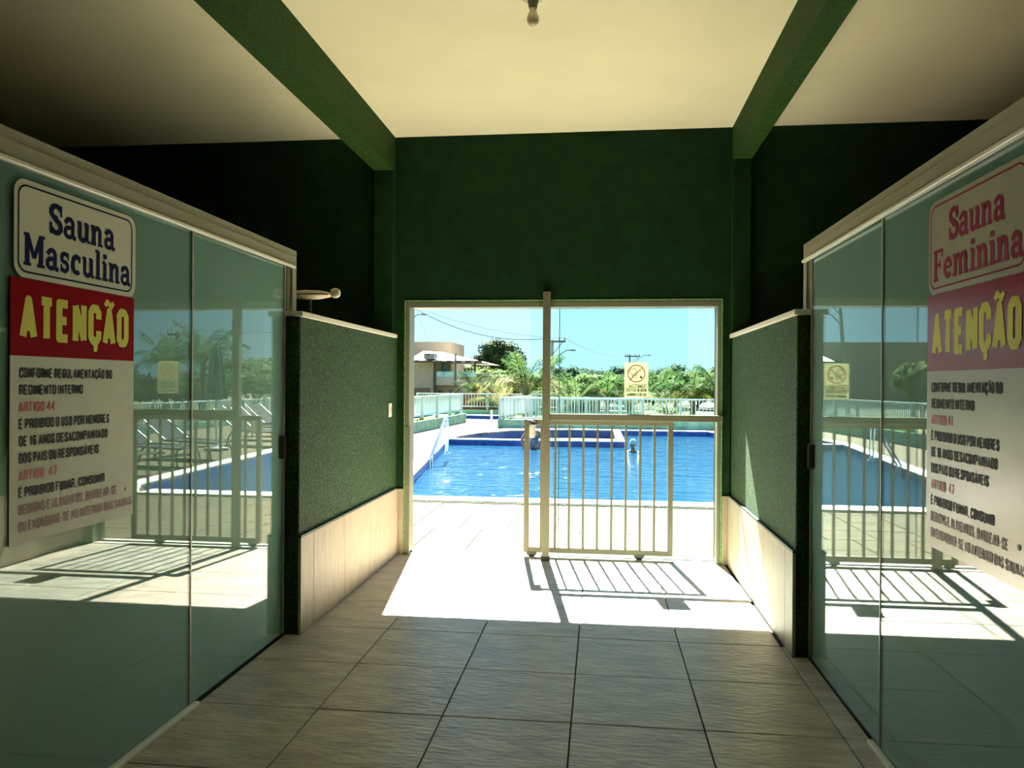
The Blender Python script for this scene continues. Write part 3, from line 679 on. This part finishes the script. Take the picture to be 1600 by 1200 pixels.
# ------------------------------------------------------------ people in the pool
skin_m = mat('tanned skin', (.36, .19, .12), .5, .08, 20); hair_m = mat('dark hair', (.03, .025, .025), .6, .3, 60)
def skinned(name, verts, edges, radii, m_, parent, sub=2):
    me = bpy.data.meshes.new(name); me.from_pydata(verts, edges, []); me.materials.append(m_)
    o = bpy.data.objects.new(name, me); C.objects.link(o); o.parent = parent
    md = o.modifiers.new('skin', 'SKIN'); sd = o.modifiers.new('sub', 'SUBSURF'); sd.levels = sd.render_levels = sub
    for v, r_ in zip(me.skin_vertices[0].data, radii): v.radius = (r_ if isinstance(r_, tuple) else (r_, r_)); v.use_root = False
    me.skin_vertices[0].data[0].use_root = True; md.use_smooth_shade = True
    return o
def person(label, x, y, zw, rz, kind, hair, suit, arms):
    """standing in water; origin at the water line, about chest deep"""
    t = thing('person', label, 'person', (x, y, zw), local=True, rz=rz)
    drop = {'waist': 0, 'neck': -.42}[kind]
    V = [(0, 0, 0), (0, 0, .12), (0, .01, .27), (0, .01, .40), (0, .01, .47), (0, -.005, .53),
         (.17, .01, .41), (-.17, .01, .41), (.09, 0, -.06), (-.09, 0, -.06), (.10, 0, -.45), (-.10, 0, -.45), (.10, .03, -.85), (-.10, .03, -.85), (.10, -.07, -.88), (-.10, -.07, -.88)]
    E_ = [(0, 1), (1, 2), (2, 3), (3, 4), (4, 5), (3, 6), (3, 7), (0, 8), (0, 9), (8, 10), (9, 11), (10, 12), (11, 13), (12, 14), (13, 15)]
    rad = [(.15, .11), (.13, .095), (.15, .105), (.14, .09), .055, .05, .06, .06, .085, .085, .06, .06, .04, .04, .03, .03]
    for s_, (el_, wr) in zip((1, -1), arms):
        sh_i = 6 if s_ == 1 else 7; i0 = len(V); V += [el_, wr]; rad += [.042, .028]; E_ += [(sh_i, i0), (i0, i0+1)]
        w0, e0 = Vector(wr), Vector(el_); d = (w0-e0).normalized(); sd = d.cross(Vector((0, 0, 1)))
        sd = sd.normalized() if sd.length > .1 else Vector((1, 0, 0))
        i1 = len(V); V.append(tuple(w0+d*.07)); rad.append((.035, .018)); E_.append((i0+1, i1))
        for k, (off, ln) in enumerate(((-.028, .065), (-.010, .08), (.010, .075), (.027, .06))):
            a_ = w0+d*.085+sd*off; V += [tuple(a_), tuple(a_+d*ln*.55-Vector((0, 0, .006))), tuple(a_+d*ln-Vector((0, 0, .02)))]; rad += [.010, .009, .007]
            j = len(V)-3; E_ += [(i1, j), (j, j+1), (j+1, j+2)]
        V += [tuple(w0+d*.035+sd*.035), tuple(w0+d*.075+sd*.055)]; rad += [.011, .008]; E_ += [(i0+1, len(V)-2), (len(V)-2, len(V)-1)]
    V = [(a, b_, c+drop) for a, b_, c in V]
    skinned('body', V, E_, rad, skin_m, t)
    hz = .63+drop
    hd = MB(); hd.sm = True; vs = []; fs = []; NU, NV = 16, 12
    for i in range(NV+1):
        ph = math.pi*i/NV
        for k in range(NU):
            a = 2*math.pi*k/NU; rx, ry, rz_ = .075, .095, .118
            X_, Y_, Z_ = rx*math.sin(ph)*math.cos(a), ry*math.sin(ph)*math.sin(a), -rz_*math.cos(ph)
            if Z_ < -.02: X_ *= .85; Y_ = Y_*.9-.008
            vs.append((X_, Y_, hz+Z_))
    for i in range(NV):
        for k in range(NU): fs.append((i*NU+k, i*NU+(k+1) % NU, (i+1)*NU+(k+1) % NU, (i+1)*NU+k))
    hd.add(vs, fs); hd.add([(0, -.112, hz-.012), (-.014, -.088, hz-.025), (.014, -.088, hz-.025), (0, -.088, hz+.02)], [(0, 1, 3), (0, 3, 2), (0, 2, 1)])
    for s_ in (-1, 1): hd.lathe([(.001, -.006), (.022, -.004), (.02, .006), (.001, .006)], (s_*.076, .0, hz-.005), 8, 'x', (1, 1.4))
    ho = hd.build('head', skin_m, t)
    for s_ in (-1, 1):
        b = MB(); b.sm = True; b.lathe([(.001, -.008), (.009, -.004), (.011, 0), (.009, .004), (.001, .008)], (s_*.028, -.084, hz+.008), 8, 'y'); b.build('eye', black_m, ho)
    MB().bbox((-.022, -.094, hz-.056), (.022, -.080, hz-.048), .002).build('mouth', mat('lips', (.28, .09, .08), .5), ho)
    vs = []; fs = []
    for i in range(6):
        ph = math.pi*(.5+.5*i/5.5)-.15
        for k in range(NU):
            a = 2*math.pi*k/NU; q = 1.10; dn = .05 if math.sin(a) > -.2 else -.01
            vs.append((.075*q*math.sin(ph)*math.cos(a), .095*q*math.sin(ph)*math.sin(a)+.006, hz-.118*1.08*math.cos(ph)-(dn if i == 0 else 0)))
    for i in range(5):
        for k in range(NU): fs.append((i*NU+k, i*NU+(k+1) % NU, (i+1)*NU+(k+1) % NU, (i+1)*NU+k))
    b = MB(); b.add(vs, fs+[tuple(range(5*NU, 6*NU))]); b.sm = True; b.build('hair' if hair is hair_m else 'swim_cap', hair, t)
    if suit:
        V2 = [(a, b_, c+drop) for a, b_, c in [(0, 0, -.05), (0, 0, .1), (0, .008, .25), (0, .01, .37)]]
        skinned('swimsuit', V2+[(.10, .01, .42+drop), (-.10, .01, .42+drop)], [(0, 1), (1, 2), (2, 3), (3, 4), (3, 5)], [(.165, .125), (.145, .11), (.165, .12), (.15, .10), .055, .055], suit, t)
    return t
suit = mat('patterned dark swimsuit', (.38, .36, .42), .7, 0, 28, col2=(.06, .05, .09))
p1 = at(832, 706, 19.6)
person('person in a dark patterned swimsuit standing waist deep before the pool ledge', p1.x, 19.75, -.16, .1, 'waist', hair_m, suit, (((.24, -.06, .20), (.16, -.20, .03)), ((-.30, .05, .20), (-.24, -.12, .02))))
p2 = at(989, 703, 19.0)
person('person in a light swim cap, shoulder deep, right of the ledge', p2.x, 19.1, -.16, -.4, 'neck', mat('light swim cap', (.55, .60, .58), .5), mat('dark teal swimsuit', (.06, .10, .10), .7), (((.22, -.12, .18), (.1, -.3, .10)), ((-.22, -.12, .18), (-.12, -.28, .08))))

# ------------------------------------------------------------ glass enclosures of the two saunas
def partition(side):
    L = side == 'left'; sg = 1 if L else -1; X = -1.857 if L else 1.141; JY = 3.34 if L else 3.31
    t = thing('glass_partition', 'teal glass sliding partition of the %s sauna, with cream header' % ('masculine' if L else 'feminine'), 'glass partition', (X, 4.4, 0), rz=-.0055 if L else .0055)
    A = lambda d: X+sg*d                # d > 0 towards the corridor
    MB().bbox((A(.012), -2.4, 2.200), (A(-.07), 4.47, 2.262), .003).build('header_lower', alu_m, t)
    MB().bbox((A(.000), -2.4, 2.262), (A(-.07), 4.54, 2.303), .003).build('header_upper', alu_m, t)
    MB().bbox((A(.030), -2.4, 2.186), (A(.006), 4.465, 2.202), .003).build('header_lip', mat('bright lip', (.8, .77, .66), .35), t)
    MB().bbox((A(.000), 4.478, 1.923), (A(-.07), 4.54, 2.262), .003).build('end_post', alu_m, t)
    MB().bbox((A(-.012), 4.425, 1.923), (A(-.05), 4.478, 2.2), .003).build('end_channel', mat('dark bronze channel', (.16, .14, .11), .5), t)
    MB().bbox((A(.03), -2.4, .0), (A(.002), 3.38, .022), .004).build('bottom_guide', mat('white guide', (.80, .80, .76), .4), t)
    for y0, y1, d in ((JY+.002, 4.385, -.004), (1.02, JY, .004), (-1.2, 1.018, -.004), (-2.4, -1.202, .004)):
        p = MB().box((A(d), y0+.003, .012), (A(d-.005), y1-.003, 2.2)).build('glass_panel', teal_glass, t)
        MB().box((A(d-.0065), y0+.003, .012), (A(d-.0085), y1-.003, 2.2)).build('frosted_film', film_m, p)
        MB().bbox((A(d+.0025), y1-.010, .012), (A(d-.0085), y1, 2.2), .001).build('panel_edge', mat('bright glass edge', (.50, .50, .40), .4), p)
        if d > 0: MB().box((A(d-.0078), y1+.0005, .012), (A(d-.0095), y1+.014, 2.2)).build('gap_shadow', black_m, p)  # dark strip standing in for the shadow in the gap between panes
    MB().bbox((A(-.004), 4.385, 0), (A(-.06), 4.3995, 1.90), .002).build('jamb_channel', mat('dark jamb channel', (.03, .035, .03), .5), t)
    MB().bbox((A(.020), 4.325, 1.05), (A(-.024), 4.36, 1.185), .006).build('handle', mat('black handle', (.02, .022, .02), .35), t)
    return t
partition('left'); partition('right')
# dark rooms behind the partitions
for sgn, xa, xb in ((-1, -1.95, HL), (1, 1.24, HR)):
    pass

# ------------------------------------------------------------ lettering
def octo(w=1, cx=.27, cy=.13): return [(1, .5), (1, 1-cy), (1-cx, 1), (cx, 1), (0, 1-cy), (0, cy), (cx, 0), (1-cx, 0), (1, cy), (1, .5)]
_C = [(1, .68), (1, .87), (.73, 1), (.27, 1), (0, .87), (0, .13), (.27, 0), (.73, 0), (1, .13), (1, .32)]
CAPS = {'A': [[(-.05, -.03), (.5, .97), (1.05, -.03)], [(.2, .25), (.8, .25)]], 'B': [[(0, .5), (0, 1), (.7, 1), (1, .88), (1, .64), (.78, .52), (0, .52)], [(.78, .52), (1, .4), (1, .12), (.7, 0), (0, 0), (0, .52)]],
 'C': [_C], 'D': [[(0, 0), (0, 1), (.7, 1), (1, .87), (1, .13), (.7, 0), (0, 0)]], 'E': [[(.95, 1), (0, 1), (0, 0), (.95, 0)], [(0, .51), (.82, .51)]],
 'F': [[(.95, 1), (0, 1), (0, -.04)], [(0, .5), (.8, .5)]], 'G': [_C+[(1, .48), (.58, .48)]], 'H': [[(0, -.04), (0, 1.04)], [(1, -.04), (1, 1.04)], [(0, .5), (1, .5)]],
 'I': [[(.5, -.04), (.5, 1.04)]], 'J': [[(.9, 1.04), (.9, .13), (.65, 0), (.3, 0), (.05, .13)]], 'L': [[(0, 1.04), (0, 0), (.9, 0)]], 'M': [[(0, -.04), (0, 1)], [(0, 1), (.5, .15)], [(.5, .15), (1, 1)], [(1, 1), (1, -.04)]],
 'N': [[(0, -.04), (0, 1)], [(0, 1), (1, 0)], [(1, 0), (1, 1.04)]], 'O': [octo()], 'P': [[(0, -.04), (0, 1), (.7, 1), (1, .88), (1, .58), (.7, .45), (0, .45)]],
 'R': [[(0, -.04), (0, 1), (.7, 1), (1, .88), (1, .62), (.7, .5), (0, .5)], [(.7, .5), (.95, .4), (1, -.04)]],
 'S': [[(1, .7), (1, .87), (.73, 1), (.27, 1), (0, .87), (0, .66), (.9, .38), (1, .3), (1, .13), (.73, 0), (.27, 0), (0, .13), (0, .3)]],
 'T': [[(-.05, 1), (1.05, 1)], [(.5, 1), (.5, -.04)]], 'U': [[(0, 1.04), (0, .13), (.27, 0), (.73, 0), (1, .13), (1, 1.04)]], 'V': [[(0, 1.03), (.5, 0)], [(.5, 0), (1, 1.03)]],
 'Z': [[(0, 1), (1, 1), (0, 0), (1, 0)]], '1': [[(.25, .82), (.6, 1), (.6, -.04)]], '4': [[(.75, -.04), (.75, 1), (0, .3), (1.05, .3)]],
 '6': [[(1, .72), (1, .87), (.73, 1), (.27, 1), (0, .87), (0, .13), (.27, 0), (.73, 0), (1, .13), (1, .45), (.73, .57), (0, .5)]], '7': [[(0, 1), (1, 1), (.4, -.04)]],
 '.': [[(.4, .0), (.6, .0)]], ',': [[(.5, .04), (.4, -.14)]], '-': [[(.1, .45), (.9, .45)]]}
CAPS['Ç'] = CAPS['C']+[[(.5, -.05), (.5, -.13), (.68, -.17), (.62, -.25), (.34, -.25)]]
CAPS['Ã'] = CAPS['A']+[[(-.05, 1.13), (.22, 1.27), (.5, 1.2), (.78, 1.13), (1.05, 1.27)]]
CAPS['Á'] = CAPS['A']+[[(.42, 1.15), (.68, 1.32)]]; CAPS['É'] = CAPS['E']+[[(.4, 1.15), (.66, 1.32)]]
NARROW = {'I': .18, '1': .5, '.': .25, ',': .25, '-': .6, ' ': .45}
def stroke2d(tris, pts, w, flat=False):
    for (x0, y0), (x1, y1) in zip(pts[:-1], pts[1:]):
        L = math.hypot(x1-x0, y1-y0) or 1e-9; nx, ny = -(y1-y0)/L*w/2, (x1-x0)/L*w/2
        tris.append([(x0+nx, y0+ny), (x0-nx, y0-ny), (x1-nx, y1-ny), (x1+nx, y1+ny)])
    for x, y in pts[1:-1]: tris.append([(x+math.cos(a*math.pi/4+.39)*w/2*1.04, y+math.sin(a*math.pi/4+.39)*w/2*1.04) for a in range(8)])
def caps_width(s, cw, gap, sw): return sum((NARROW.get(c, 1)*cw+gap+(sw if c != ' ' else 0)) for c in s)-gap
def caps_line(s, x, y, h, total=None, cw=None, sw=None):
    """monoline condensed capitals: baseline (x, y), cap height h, fitted to the total width"""
    sw = sw or h*.17; hh = h-sw; gap = h*.055
    n = sum(NARROW.get(c, 1) for c in s); fix = sum(sw for c in s if c != ' ')+gap*(len(s)-1)
    cw = cw if cw else (total-fix)/n
    polys = []; cx = x
    for c in s:
        w_ = NARROW.get(c, 1)*cw
        if c != ' ':
            for st in CAPS[c]: stroke2d(polys, [(cx+sw/2+px_*w_, y+sw/2+py_*hh) for px_, py_ in st], sw*.62 if min(q[1] for q in st) > 1.05 or max(q[1] for q in st) < -.02 else sw)
            cx += w_+sw+gap
        else: cx += w_+gap
    return polys
# slab serif letters for the two titles: strokes (points, width); x-height .68
def arcp(cx, cy, rx, ry, a0, a1, n=10): return [(cx+rx*math.cos(math.radians(a0+(a1-a0)*i/n)), cy+ry*math.sin(math.radians(a0+(a1-a0)*i/n))) for i in range(n+1)]
TH, SR = .165, .085
def ser(x0, x1, y): return ([(x0, y), (x1, y)], SR)
SLAB = {
 'S': (.60, [(arcp(.30, .74, .20, .19, 20, 270, 12)+arcp(.30, .27, .20, .20, 90, -160, 12), .15), ([(.50, .62), (.50, .98)], .08), ([(.08, .02), (.08, .38)], .08)]),
 'M': (.92, [([(.18, .04), (.18, .96)], TH), ([(.74, .04), (.74, .96)], TH), ([(.18, .97), (.46, .25)], .13), ([(.74, .97), (.46, .25)], .13), ser(.03, .34, .045), ser(.58, .90, .045), ser(.03, .26, .955), ser(.66, .90, .955)]),
 'F': (.66, [([(.18, .04), (.18, .96)], TH), ser(.04, .34, .045), ser(.04, .62, .955), ([(.59, .99), (.59, .74)], .075), ser(.2, .48, .52), ([(.46, .64), (.46, .40)], .07)]),
 'a': (.60, [([(.09, .49)]+arcp(.28, .48, .15, .16, 150, 0, 8)+[(.43, .15), (.47, .05), (.58, .045)], .13), (arcp(.25, .20, .155, .155, 60, 320, 12), .12), ([(.33, .36), (.43, .38)], .1)]),
 'u': (.64, [([(.15, .64), (.15, .2)]+arcp(.28, .2, .13, .14, 180, 300, 6)+[(.46, .16)], .14), ([(.47, .66), (.47, .04)], .15), ser(.03, .2, .64), ser(.35, .5, .64), ser(.47, .62, .045)]),
 'n': (.66, [([(.17, .64), (.17, .04)], .15), ([(.2, .5)]+arcp(.35, .48, .13, .14, 130, 0, 6)+[(.48, .04)], .14), ser(.03, .2, .64), ser(.03, .29, .045), ser(.38, .62, .045)]),
 'm': (.98, [([(.17, .64), (.17, .04)], .14), ([(.2, .5)]+arcp(.34, .48, .12, .14, 130, 0, 6)+[(.46, .04)], .13), ([(.49, .5)]+arcp(.64, .48, .12, .14, 130, 0, 6)+[(.76, .04)], .13), ser(.03, .2, .64), ser(.03, .28, .045), ser(.37, .56, .045), ser(.66, .92, .045)]),
 's': (.52, [(arcp(.26, .48, .14, .14, 20, 270, 9)+arcp(.26, .20, .14, .15, 90, -160, 9), .12), ([(.41, .42), (.41, .66)], .06), ([(.10, .02), (.10, .26)], .06)]),
 'c': (.54, [(arcp(.29, .34, .18, .27, 50, 310, 14), .14), ([(.43, .42), (.43, .64)], .09)]),
 'e': (.58, [(arcp(.30, .34, .185, .27, 0, 320, 14), .14), ([(.14, .35), (.47, .35)], .08)]),
 'l': (.36, [([(.18, .04), (.18, 1.0)], .15), ser(.03, .2, .98), ser(.03, .33, .045)]),
 'i': (.36, [([(.18, .04), (.18, .64)], .15), ser(.03, .2, .64), ser(.03, .33, .045), ([(.18, .78), (.18, .94)], .16)])}
def slab_line(s, x, y, h, total):
    k = total/(sum(SLAB[c][0] for c in s)*h); polys = []; cx = x
    for c in s:
        w_, strokes = SLAB[c]
        for pts, sw in strokes:
            tmp = []; stroke2d(tmp, pts, sw*1.16)
            polys += [[(cx+px_*h*k, y+py_*h) for px_, py_ in q] for q in tmp]
        cx += w_*h*k
    return polys
class Plane:                            # flat print: polygons on a vertical board
    def __init__(s, origin, ex, nrm): s.o = Vector(origin); s.ex = Vector(ex); s.n = Vector(nrm)
    def put(s, polys, name, m_, parent, lift=.0006, label=None):
        mb = MB()
        for i, q in enumerate(polys):
            vs = [s.o+s.ex*x+Vector((0, 0, y))+s.n*(lift+(i % 60)*.00002) for x, y in q]; mb.add(vs, [tuple(range(len(q)))])
        return mb.build(name, m_, parent, label=label)
def rrect(x0, y0, x1, y1, r, n=6):
    P = []
    for cx, cy_, a in ((x1-r, y1-r, 0), (x0+r, y1-r, 90), (x0+r, y0+r, 180), (x1-r, y0+r, 270)):
        P += [(cx+r*math.cos(math.radians(a+90*i/n)), cy_+r*math.sin(math.radians(a+90*i/n))) for i in range(n+1)]
    return P
navy = mat('navy print', (.004, .006, .07), .7, spec=.1); pink = mat('magenta print', (.28, .004, .06), .6, spec=.2); ink = mat('black print', (.012, .012, .015), .6, spec=.15)
redink = mat('red print', (.50, .02, .03), .5); yel = mat('yellow print', (.72, .68, .06), .5); board = mat('cream sign board', (.60, .59, .50), .45, .04, 6, spec=.4)
redb = mat('red sign band', (.36, .008, .014), .45, .04, 5, spec=.4)
def sauna_signs(side):
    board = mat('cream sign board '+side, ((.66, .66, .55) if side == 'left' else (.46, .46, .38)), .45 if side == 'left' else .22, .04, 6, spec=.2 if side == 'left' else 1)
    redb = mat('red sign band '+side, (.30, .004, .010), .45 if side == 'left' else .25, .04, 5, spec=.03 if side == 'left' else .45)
    L = side == 'left'; X = -1.8643 if L else 1.1449; rz = -.0055 if L else .0055; sg = 1 if L else -1
    nrm = (sg, 0, 0); ya, ex = (2.245, (0, 1, 0)) if L else (2.862, (0, -1, 0))
    who, col = ('Masculina', navy) if L else ('Feminina', pink)
    w = .645
    dz = 0 if L else -.016
    def slab_board(name, x0, z0, x1, z1, r, m_, parent, d0=0, d1=.004):
        P = rrect(x0, z0, x1, z1, r) if r else [(x0, z0), (x1, z0), (x1, z1), (x0, z1)]
        o = Vector((X, ya, 0)); e_ = Vector(ex); n_ = Vector(nrm); mb = MB(); k = len(P)
        vs = [o+e_*x+Vector((0, 0, z))+n_*d for d in (d0, d1) for x, z in P]
        mb.add(vs, [tuple(range(k)), tuple(range(k, 2*k))]+[(i, (i+1) % k, (i+1) % k+k, i+k) for i in range(k)])
        return mb.build(name, m_, parent)
    t = thing('sauna_sign', 'rounded white name sign of the %s sauna with %s slab lettering' % (('masculine', 'navy') if L else ('feminine', 'magenta')), 'sign', (X, ya, 1.99), rz=rz)
    z0, z1 = 1.834+dz, 2.153+dz
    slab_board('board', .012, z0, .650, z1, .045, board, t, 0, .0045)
    o_, i_ = rrect(.026, z0+.016, .628, z1-.016, .038), rrect(.032, z0+.022, .622, z1-.022, .033)
    P = Plane((X+sg*.0045, ya, 0), ex, nrm); n_ = len(o_)
    P.put([[o_[i], o_[(i+1) % n_], i_[(i+1) % n_], i_[i]] for i in range(n_)], 'border', col, t)
    P.put(slab_line('Sauna', .165, z0+.165, .106, .355), 'lettering', col, t)
    P.put(slab_line(who, .048, z0+.042, .106, .570), 'lettering', col, t)
    t = thing('rules_board', 'tall white rules board with red heading band under the %s sauna name sign' % ('masculine' if L else 'feminine'), 'sign', (X, ya, 1.4), rz=rz)
    zt, zm, zb = 1.832+dz, 1.580+dz if L else 1.569+dz, .970 if L else .945
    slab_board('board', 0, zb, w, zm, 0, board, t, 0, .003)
    slab_board('heading_band', 0, zm, w, zt, 0, redb, t, 0, .003)
    P = Plane((X+sg*.003, ya, 0), ex, nrm)
    P.put(caps_line('ATENÇÃO', .040, zm+.052, .150, total=.568, sw=.030), 'lettering', yel, t)
    lines = [('CONFORME REGULAMENTAÇÃO DO', .47, ink), ('REGIMENTO INTERNO', .305, ink), ('ARTIGO 44.', .175, redink), ('É PROIBIDO O USO POR MENORES', .455, ink), ('DE 16 ANOS DESACOMPANHADO', .445, ink),
             ('DOS PAIS OU RESPONSÁVEIS', .395, ink), ('ARTIGO. 47', .175, redink), ('É PROIBIDO FUMAR, CONSUMIR', .430, ink), ('BEBIDAS E ALIMENTOS, BARBEAR-SE', .505, ink), ('OU ENSABOAR-SE NO INTERIOR DAS SAUNAS', .600, ink)]
    z = zm-.072
    for k, (s_, wd, c_) in enumerate(lines):
        if k in (8, 9): c_ = mat('dark red print', (.20, .02, .03), .5)
        P.put(caps_line(s_, .038, z, .034, total=wd, sw=.0062), 'lettering', c_, t)
        z -= .0555
    b = MB(); b.sm = True; b.lathe([(.001, -.002*sg), (.007, -.002*sg), (.009, .001*sg), (.001, .003*sg)], (X+sg*.004, ya+ex[1]*.60, 1.075 if L else 1.06), 12, 'x'); b.build('screw_cap', white_m, t)
sauna_signs('left'); sauna_signs('right')

# dog notice on the door pane, printed to be read from outside
sy = 6.712; sx0, sx1, sz0, sz1 = .204, .405, 1.388, 1.690
dogb = mat('translucent cream notice', (.80, .80, .60), .5, transl=.28); ringm = mat('faded red print', (.62, .34, .24), .6, transl=.3); dink = mat('dark print', (.05, .07, .05), .6)
t_ = thing('dog_notice', 'small cream notice with a barred dog drawing stuck on the glass pane', 'notice', ((sx0+sx1)/2, sy, sz0))
MB().box((sx0, sy, sz0), (sx1, sy+.0025, sz1)).build('sheet', dogb, t_)
wN, hN = sx1-sx0, sz1-sz0
art = {'ring': [], 'dog': [], 'text': []}
stroke2d(art['ring'], arcp(wN/2, hN*.685, .072, .072, 0, 360, 28), .0095); stroke2d(art['ring'], [(wN/2-.05, hN*.685+.05), (wN/2+.05, hN*.685-.05)], .009)
hx, hy = wN*.64, hN*.74
stroke2d(art['dog'], [(hx+.030*(1+.16*math.sin(7*a))*math.cos(a), hy+.026*(1+.16*math.sin(7*a))*math.sin(a)) for a in [2*math.pi*i/42 for i in range(43)]], .0036)
stroke2d(art['dog'], [(hx-.008, hy+.004), (hx-.007, hy+.005)], .005); stroke2d(art['dog'], [(hx+.009, hy+.004), (hx+.010, hy+.005)], .005)
stroke2d(art['dog'], arcp(hx, hy-.006, .009, .006, 200, 340, 6), .0036)
stroke2d(art['dog'], [(hx-.014, hy-.024), (hx-.030, hy-.034), (hx-.034, hy-.056), (hx-.022, hy-.060)], .0038); stroke2d(art['dog'], [(hx+.006, hy-.026), (hx+.002, hy-.052), (hx+.010, hy-.058)], .0038); stroke2d(art['dog'], [(hx-.022, hy-.052), (hx-.004, hy-.050)], .0038)
for k, q in enumerate((.013, .009, .005)): stroke2d(art['dog'], [(wN*.30-q, hN*.565+.008*k), (wN*.30+q, hN*.565+.008*k)], .0065)
art['text'] += caps_line('VIZINHO', .022, hN*.285, .0225, total=.070, sw=.0034)+caps_line('LEGAL', .112, hN*.285, .0225, total=.058, sw=.0034)
fr_ = []; stroke2d(fr_, [(.012, hN*.262), (wN-.012, hN*.262), (wN-.012, hN*.385), (.012, hN*.385), (.012, hN*.262)], .0035); stroke2d(fr_, [(.102, hN*.262), (.102, hN*.385)], .004); art['text'] += fr_
art['text'] += caps_line('RECOLHE AS FEZES', .014, hN*.165, .024, total=wN-.03, sw=.0042)+caps_line('DO SEU ANIMAL', .014, hN*.045, .026, total=wN-.03, sw=.0046)
for o_, e_, n_, mir in (((sx1, sy+.0025, sz0), (-1, 0, 0), (0, 1, 0), 0), ((sx1, sy, sz0), (-1, 0, 0), (0, -1, 0), 1)):
    P = Plane(o_, e_, n_); P.put(art['ring'], 'ring', ringm, t_, .0004); P.put(art['dog'], 'drawing', dink, t_, .0007); P.put(art['text'], 'lettering', dink, t_, .0007)

# ------------------------------------------------------------ bulb, switch, lamp on the half wall
t_ = thing('ceiling_bulb', 'bare white bulb in a socket on a round ceiling plate', 'light bulb', (-.386, 4.24, CZ), local=True)
b = MB(); b.sm = True; b.lathe([(0, 0), (.082, 0), (.085, -.006), (.075, -.016), (.045, -.022), (0, -.024)], n=28); b.build('ceiling_plate', mat('glossy plate', (.72, .70, .62), .2), t_)
b = MB(); b.sm = True; b.lathe([(0, -.02), (.030, -.022), (.031, -.045), (.026, -.060), (.024, -.078), (0, -.08)], n=20); b.build('socket', mat('grey green socket', (.16, .17, .13), .5), t_)
b = MB(); b.sm = True; b.lathe([(.0, -.076), (.017, -.078), (.019, -.095), (.026, -.112), (.033, -.130), (.034, -.146), (.029, -.162), (.017, -.174), (0, -.178)], n=24); b.build('bulb', mat('opal bulb', (.66, .60, .44), .15), t_)
for dx, dy in ((.05, .02), (-.052, -.01)):
    b = MB(); b.lathe([(0, -.016), (.005, -.018), (.004, -.028), (0, -.029)], (dx, dy, 0), 8); b.build('screw', steel_m, t_)
t_ = thing('light_switch', 'cream light switch plate on the left green half wall beside the doorway', 'light switch', (-1.775, 6.355, 1.27))
MB().bbox((-1.776, 6.318, 1.212), (-1.762, 6.392, 1.330), .004).build('plate', mat('cream plastic', (.78, .73, .58), .35), t_)
MB().bbox((-1.763, 6.342, 1.248), (-1.758, 6.368, 1.294), .002).build('rocker', mat('rocker', (.5, .46, .36), .35), t_)
t_ = thing('oval_lamp', 'cream oval lamp with a rounded end cap on top of the left half wall', 'lamp', (-1.84, 4.72, 1.922), local=True)
cream = mat('cream lamp shell', (.66, .58, .42), .45)
b = MB(); b.sm = True; b.lathe([(0, -.16), (.05, -.15), (.085, -.10), (.10, -.02), (.09, .06), (.06, .115), (.028, .14), (0, .145)], (0.0, 0, .135), 20, 'x', (.9, .30)); b.build('shell', cream, t_)
b = MB(); b.sm = True; b.lathe([(0, -.03), (.022, -.026), (.032, -.008), (.032, .012), (.022, .028), (0, .032)], (.165, 0, .145), 16, 'x'); b.build('end_cap', cream, t_)
MB().bbox((-.15, -.092, .128), (.13, .092, .133), .001).build('seam', blacktrim_m, t_)
b = MB(); b.tube([(0, 0, 0), (0, 0, .11)], .012, 8); b.lathe([(0, 0), (.045, 0), (.04, .012), (0, .014)], (0, 0, 0), 14); b.build('bracket', mat('dark bracket', (.03, .06, .06), .4), t_)
